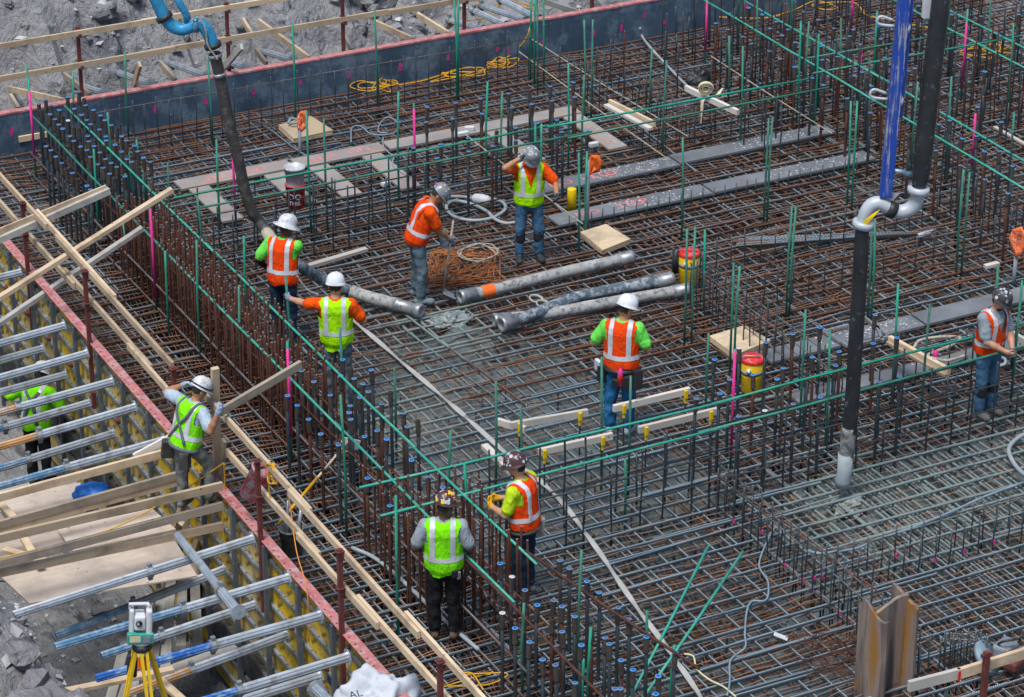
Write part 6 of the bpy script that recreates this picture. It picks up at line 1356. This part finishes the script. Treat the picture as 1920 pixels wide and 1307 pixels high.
PM['hair'] = simple('dark_hair', (0.018, 0.014, 0.012), 0.7, 0, .3, 20, None, 0, .3, obj=True); PM['kneeblack'] = simple('black_elastic', (0.015, 0.016, 0.02), 0.7, 0, .2, 9, None, 0, .2, obj=True)
denim = cmat('blue_denim', (0.06, 0.14, 0.24), dirt=(0.11, 0.19, 0.28)); denimd = cmat('dusty_denim', (0.1, 0.15, 0.18), dirt=(0.2, 0.22, 0.22)); dkblue = cmat('navy_denim', (0.02, 0.035, 0.07)); blk = cmat('black_cloth', (0.014, 0.014, 0.017)); tan = cmat('dusty_olive_cloth', (0.16, 0.17, 0.15), dirt=(0.26, 0.26, 0.24)); bright = cmat('bright_denim', (0.02, 0.13, 0.3), dirt=(0.05, 0.2, 0.38))
gshirt = cmat('green_shirt', (0.16, 0.72, 0.09)); ggrey = cmat('grey_shirt', (0.3, 0.34, 0.38)); oshirt = cmat('orange_shirt', (0.84, 0.085, 0.005)); yshirt = cmat('lime_shirt', (0.5, 0.7, 0.02)); bshirt = cmat('pale_blue_shirt', (0.38, 0.47, 0.55)); maroon = cmat('maroon_sleeve', (0.05, 0.012, 0.03))
vl = cmat('lime_vest', LIME, var=.12, dirt=(0.3, 0.62, 0.01)); vo = cmat('orange_vest', ORNG, var=.12, dirt=(0.62, 0.06, 0.01)); vl2 = cmat('green_vest', (0.22, 0.84, 0.004), var=.12, dirt=(0.17, 0.6, 0.02))
bootg = cmat('dusty_boot', (0.13, 0.13, 0.125), dirt=(0.26, 0.26, 0.25)); bootb = cmat('dark_boot', (0.04, 0.045, 0.05), dirt=(0.13, 0.13, 0.13)); bootn = cmat('brown_boot', (0.12, 0.075, 0.05)); bootw = cmat('pale_shoe', (0.55, 0.57, 0.58)); rubb = cmat('blue_grey_rubber_boot', (0.17, 0.21, 0.23), dirt=(0.3, 0.31, 0.3))
glg = cmat('grey_glove', (0.2, 0.24, 0.3)); gly = cmat('yellow_glove', (0.7, 0.36, 0.02)); glk = cmat('dark_glove', (0.07, 0.1, 0.12)); glb = cmat('blue_white_glove', (0.35, 0.42, 0.55))
sk1, sk2, sk3 = skin('light_skin', (0.52, 0.27, 0.17)), skin('tan_skin', (0.4, 0.19, 0.1)), skin('dark_skin', (0.085, 0.042, 0.028))
hw = simple('white_helmet', (0.72, 0.74, 0.78), .35, 0, .06, 6, (0.5, 0.5, 0.5), .12, .02, obj=True); hwd = simple('scuffed_white_helmet', (0.62, 0.63, 0.65), .45, 0, .1, 9, (0.33, 0.34, 0.36), .35, .1, obj=True); hg = simple('grey_helmet', (0.2, 0.21, 0.23), .4, 0, .15, 9, None, 0, .05, obj=True); hb = simple('brown_helmet', (0.075, 0.035, 0.038), .35, 0, .15, 9, None, 0, .02, obj=True); hk = simple('black_helmet', (0.05, 0.05, 0.055), .4, 0, .2, 9, None, 0, .05, obj=True)
stW = [M['white'], M['capgrey'], M['bag']]; stM = [M['white'], M['pink'], M['cap'], M['yellow'], M['grey'], M['alublue']]; stR = [M['white'], M['red'], M['capgrey'], M['yellow']]

L1 = at(525, 401, 1.86); L1 = V(L1.x, L1.y, 0.0)
h1 = to_local(at(540, 480, 0.95), L1, 20)
p = person('worker in orange vest and full-brim white helmet holding the pour hose', L1, 20, h1, (-.3, .16, .98), dict(skin=sk3, shirt=gshirt, under=maroon, pants=dkblue, boots=bootg, vest=vo, helmet=hwd, brim='full', gloves=[1, 1], glove=glg), lean=8, head_turn=28, head_down=18)
L2 = at(627, 510, 1.85); L2 = V(L2.x, L2.y, 0)
p = person('worker in lime vest and white helmet reaching out his gloved left arm', L2, 2, (.28, .3, 1.08), (-.6, .36, 1.3), dict(skin=sk1, shirt=oshirt, pants=denimd, boots=bootg, vest=vl, helmet=hw, gloves=[0, 1], glove=glg, hem=-.16), head_turn=5, head_down=14, curl=.5, lpole=(-.3, -.3, -1))
L3 = V(-.45, 1.93, 0); s3 = at(805, 578, 0.05)
p = person('stooping worker in orange with a sticker-covered helmet, holding a shovel', L3, 82, (.06, .42, .92), (-.07, .36, .78), dict(skin=sk2, shirt=oshirt, pants=denimd, boots=rubb, boot_h=.34, vest=vo, helmet=hg, stickers=stM, gloves=[1, 1], glove=glg, hem=-.12), lean=22, head_down=42, head_turn=0, rpole=(.7, -.4, -.5), lpole=(-.7, -.4, -.5), legs=(((.1, .12, -1), (.03, -.08, -1)), ((-.1, .02, -1), (-.02, -.04, -1))))
a = Vector(p['arms'][0][2]); t = thing('shovel', 'shovel with a long wooden handle held by the stooping worker', 'shovel', L3)
t.rotation_euler = p['root'].rotation_euler; hb0, hb1 = a+V(-.03, .07, .25), V(-.02, .34, .06)
MB().tube([hb0, hb1], .015, 8).build('handle', M['burlap'], t, True, local=True); MB().beam(hb1+V(0, 0, .04), hb1+V(.0, .16, -.05), .2, .012).build('blade', M['steel'], t, local=True, bevel=.003)
L4 = V(1.52, 2.42, 0)
p = person('worker in lime vest and orange shirt raising a hand to his sticker-covered grey helmet', L4, 172, (.15, .13, 1.62), (-.34, .3, 1.1), dict(skin=sk2, shirt=oshirt, pants=denim, boots=bootb, vest=vl, helmet=hg, stickers=stW, gloves=[1, 1], glove=glk, knee=1), head_down=40, head_turn=-8, rpole=(1, .3, -.5), lpole=(-.8, -.2, -.8), legs=(((.09, .03, -1), (.02, -.03, -1)), ((-.1, .05, -1), (-.03, -.05, -1))), scale=.99)
L5 = V(.1, -2.72, 0)
p = person('worker in orange vest over bright green shirt with a loaded tool belt', L5, 14, (.2, .28, 1.12), (-.24, .26, 1.1), dict(skin=sk2, shirt=gshirt, pants=bright, boots=bootw, vest=vo, helmet=hw, baggy=1.04, hem=-.06), head_turn=38, head_down=22, scale=1.035, lean=4, legs=(((.02, .05, -1), (.0, -.06, -1)), ((-.06, -.01, -1), (-.02, -.02, -1))))
belt(p, -.1, 'black', .03, .034)
for i, (l, d, sz) in enumerate(((-.2, -.05, (.1, .14, .2)), (.2, -.06, (.12, .14, .24)), (.1, -.15, (.12, .08, .16)), (-.02, -.16, (.1, .06, .1)))): pouch(p, 'tool_pouch', -.17-.02*i, l, d, sz, PM['kneeblack'])
o = MB().lathe([(0, -.09), (.032, -.09), (.034, .04), (.028, .06)], n=14).build('bottle', M['red'], p['root'], True, local=True); o.location = pt(p, -.15, .035, -.2); c2 = MB().lathe([(.03, .05), (.03, .1), (.015, .11), (.012, .13), (0, .13)], n=14).build('bottle_lid', M['pink'], o, True, local=True)
pouch(p, 'paper_roll', -.08, -.27, -.04, (.1, .05, .15), M['bag'])
L6 = V(4.45, -4.4, 0)
p = person('worker in orange vest and grey T-shirt looking down at a tool in his hands', L6, 140, (.08, .32, 1.03), (-.05, .33, 1.01), dict(skin=sk1, shirt=ggrey, pants=denim, boots=bootg, vest=vo, helmet=hk, stickers=stW, gloves=[0, 1], glove=glk, knee=1, beard=1, hem=-.04), head_turn=-15, head_down=28, lean=4, rpole=(.9, -.6, -.3), lpole=(-.9, -.6, -.3), legs=(((.02, .03, -1), (0, -.03, -1)), ((-.02, .05, -1), (0, -.03, -1))))
o = MB().lathe([(0, -.1), (.02, -.1), (.022, .06), (.014, .08), (0, .08)], n=10).build('hand_tool', M['black'], None, True); o.location = Vector(L6)+V(*(rotz(-YAW-RAD(140))@np.array([.0, .38, .93]))); tag(o, 'small black hand tool held by the worker in the grey T-shirt', 'tool')
L7 = V(-5.42, -2.42, .2); h7r = to_local(at(408, 776, 1.62), L7, 42, .95); h7l = to_local(atV(343, 722, L7+V(.1, .25, 0)), L7, 42, .95)
p = person('worker in lime vest and fall harness steadying a timber at the guardrail', L7, 42, h7r, h7l, dict(skin=sk2, shirt=bshirt, pants=tan, boots=bootg, vest=vl2, helmet=hwd, band=1, gloves=[1, 1], glove=glb), scale=.95, lean=15, side=5, head_turn=12, head_down=22, legs=(((.16, .5, -.8), (.05, -.15, -1)), ((-.05, .03, -1), (0, -.05, -1))), rpole=(.5, -.5, -1), lpole=(-1, -.3, -.3))
# harness straps
hs = PM['grey_h'] = simple('grey_harness_web', (0.12, 0.13, 0.14), .8, 0, .15, 9, None, 0, .2, obj=True)
for sgn in (1, -1):
    pts = [pt(p, .0, -sgn*.14, -.15), pt(p, .2, -sgn*.02, -.17), pt(p, .36, sgn*.09, -.165), pt(p, .46, sgn*.11, -.12), pt(p, .515, sgn*.11, -.02), pt(p, .47, sgn*.1, .1), pt(p, .3, sgn*.09, .165), pt(p, .02, sgn*.1, .165)]
    MB().tube(smooth_path(pts, 4), .02, 6).build('harness_strap', hs, p['root'], True, local=True)
belt(p, -.08, hs, .03, .03); pouch(p, 'tool_bag', -.2, -.2, -.06, (.1, .16, .24), M['hosebrown']); pouch(p, 'tool_bag', -.2, .16, -.1, (.12, .14, .22), M['hosebrown'])
L8 = V(-3.94, -6.03, 0)
p = person('worker in lime vest and black trousers standing with his back turned', L8, 2, (.27, .2, .98), (-.28, .2, 1.0), dict(skin=sk3, shirt=ggrey, pants=blk, boots=bootn, vest=vl2, helmet=hb, stickers=stR, hem=-.13), head_turn=42, head_down=16, legs=(((.03, .02, -1), (.0, -.03, -1)), ((-.03, .02, -1), (-.01, -.03, -1))), rpole=(.45, -1, -.3), lpole=(-.45, -1, -.3))
pouch(p, 'phone', -.12, .17, -.12, (.05, .025, .1), M['steel']); pouch(p, 'phone_case', -.09, .13, -.14, (.07, .03, .1), PM['kneeblack'])
L9 = at(985, 845, 1.85); L9 = V(L9.x, L9.y, 0)
p = person('worker in orange vest and lime shirt with yellow gloves beside the rusty bars', L9, -62, (.06, .36, 1.13), (-.12, .34, 1.1), dict(skin=sk1, shirt=yshirt, pants=dkblue, boots=bootg, vest=vo, helmet=hb, stickers=stW, gloves=[1, 1], glove=gly, beard=1, hem=-.06), head_turn=-10, head_down=14, lean=5)
belt(p, -.09, 'hosebrown', .03, .025); pouch(p, 'tool_pouch', -.17, .2, -.04, (.1, .16, .22), M['burlap']); pouch(p, 'tool_pouch', -.17, .1, .16, (.14, .1, .2), M['burlap'])
L10 = atX(58, 688, -5.62); L10 = V(L10.x, L10.y, L10.z-1.8)
p = person('worker in lime vest and harness down among the shores in the pit', L10, 20, (.42, .3, 1.15), (-.5, .25, 1.2), dict(skin=sk3, shirt=vl2, pants=blk, boots=bootb, vest=vl2, helmet=hwd), lean=14, head_down=25, head_turn=15)
MB().tube(smooth_path([pt(p, .0, -.1, -.16), pt(p, .25, -.04, -.18), pt(p, .44, .1, -.13)], 4), .026, 6).build('harness_strap', hs, p['root'], True, local=True); MB().tube(smooth_path([pt(p, .0, .1, -.16), pt(p, .25, .04, -.18), pt(p, .44, -.1, -.13)], 4), .026, 6).build('harness_strap', hs, p['root'], True, local=True); MB().tube([pt(p, .28+.035*math.cos(a), .03*math.sin(a), -.2) for a in np.linspace(0, 6.28, 11)[:-1]], .006, 5, closed=True).build('harness_ring', M['steel'], p['root'], True, local=True)
o = lumber('wide scaffold plank that the man in the pit stands on', L10+V(-.9, -.05, -.03), L10+V(.7, .05, -.03), .5, .05, 'greywood')
# ------------------------------------------------------------------ broken stone scattered over the rock slopes and the pit floor
def rubble():
    r = np.random.default_rng(3); n = 7000
    zone = r.random(n); X = np.where(zone < .62, r.uniform(-6, 9, n), np.where(zone < .85, r.uniform(-10.5, -7.6, n), r.uniform(-8, -5.5, n)))
    Y = np.where(zone < .62, r.uniform(10.2, 19, n), np.where(zone < .85, r.uniform(-9.5, -3.2, n), r.uniform(-8, 4, n)))
    cl = fbm(np.stack([X, Y, X*0], -1), 0.8, 3); keep = cl > r.uniform(.36, .52, n); X, Y = X[keep], Y[keep]; Z = terrain_z(X[None], Y[None])[0]; n = len(X)
    s = np.minimum(r.pareto(2.2, n)*.022+.016, .13); oc = np.array([(1, 0, 0), (-1, 0, 0), (0, 1, 0), (0, -1, 0), (0, 0, 1), (0, 0, -1)], float)
    fc = np.array([(0, 2, 4), (2, 1, 4), (1, 3, 4), (3, 0, 4), (2, 0, 5), (1, 2, 5), (3, 1, 5), (0, 3, 5)])
    v = oc[None]*s[:, None, None]*r.uniform(.45, 1.3, (n, 6, 1))+r.normal(0, .18, (n, 6, 3))*s[:, None, None]
    a = r.uniform(0, 6.28, n); ca, sa = np.cos(a), np.sin(a); vx = v[..., 0]*ca[:, None]-v[..., 1]*sa[:, None]; vy = v[..., 0]*sa[:, None]+v[..., 1]*ca[:, None]
    V3 = np.stack([vx+X[:, None], vy+Y[:, None], v[..., 2]*.75+Z[:, None]+s[:, None]*.3], -1).reshape(-1, 3); F3 = (fc[None]+6*np.arange(n)[:, None, None]).reshape(-1, 3)
    me = bpy.data.meshes.new('rubble'); me.from_pydata(V3.tolist(), [], F3.tolist()); me.materials.append(M['rubble']); return link('rubble', me)
def rubble_mat():
    m, t, b = nmat('broken_stone'); g = nn(t, 'ShaderNodeNewGeometry').outputs['Random Per Island']
    c = ramp(t, g, [(0.0, (0.12, 0.125, 0.14)), (0.4, (0.26, 0.265, 0.28)), (0.75, (0.42, 0.42, 0.43)), (1.0, (0.55, 0.54, 0.53))])
    t.links.new(c, b.inputs['Base Color']); b.inputs['Roughness'].default_value = 0.9; return m
M['rubble'] = rubble_mat()
tag(stuff(rubble()), 'loose broken stone strewn over the blasted rock outside the forms', 'rubble')
bpy.context.view_layer.update()
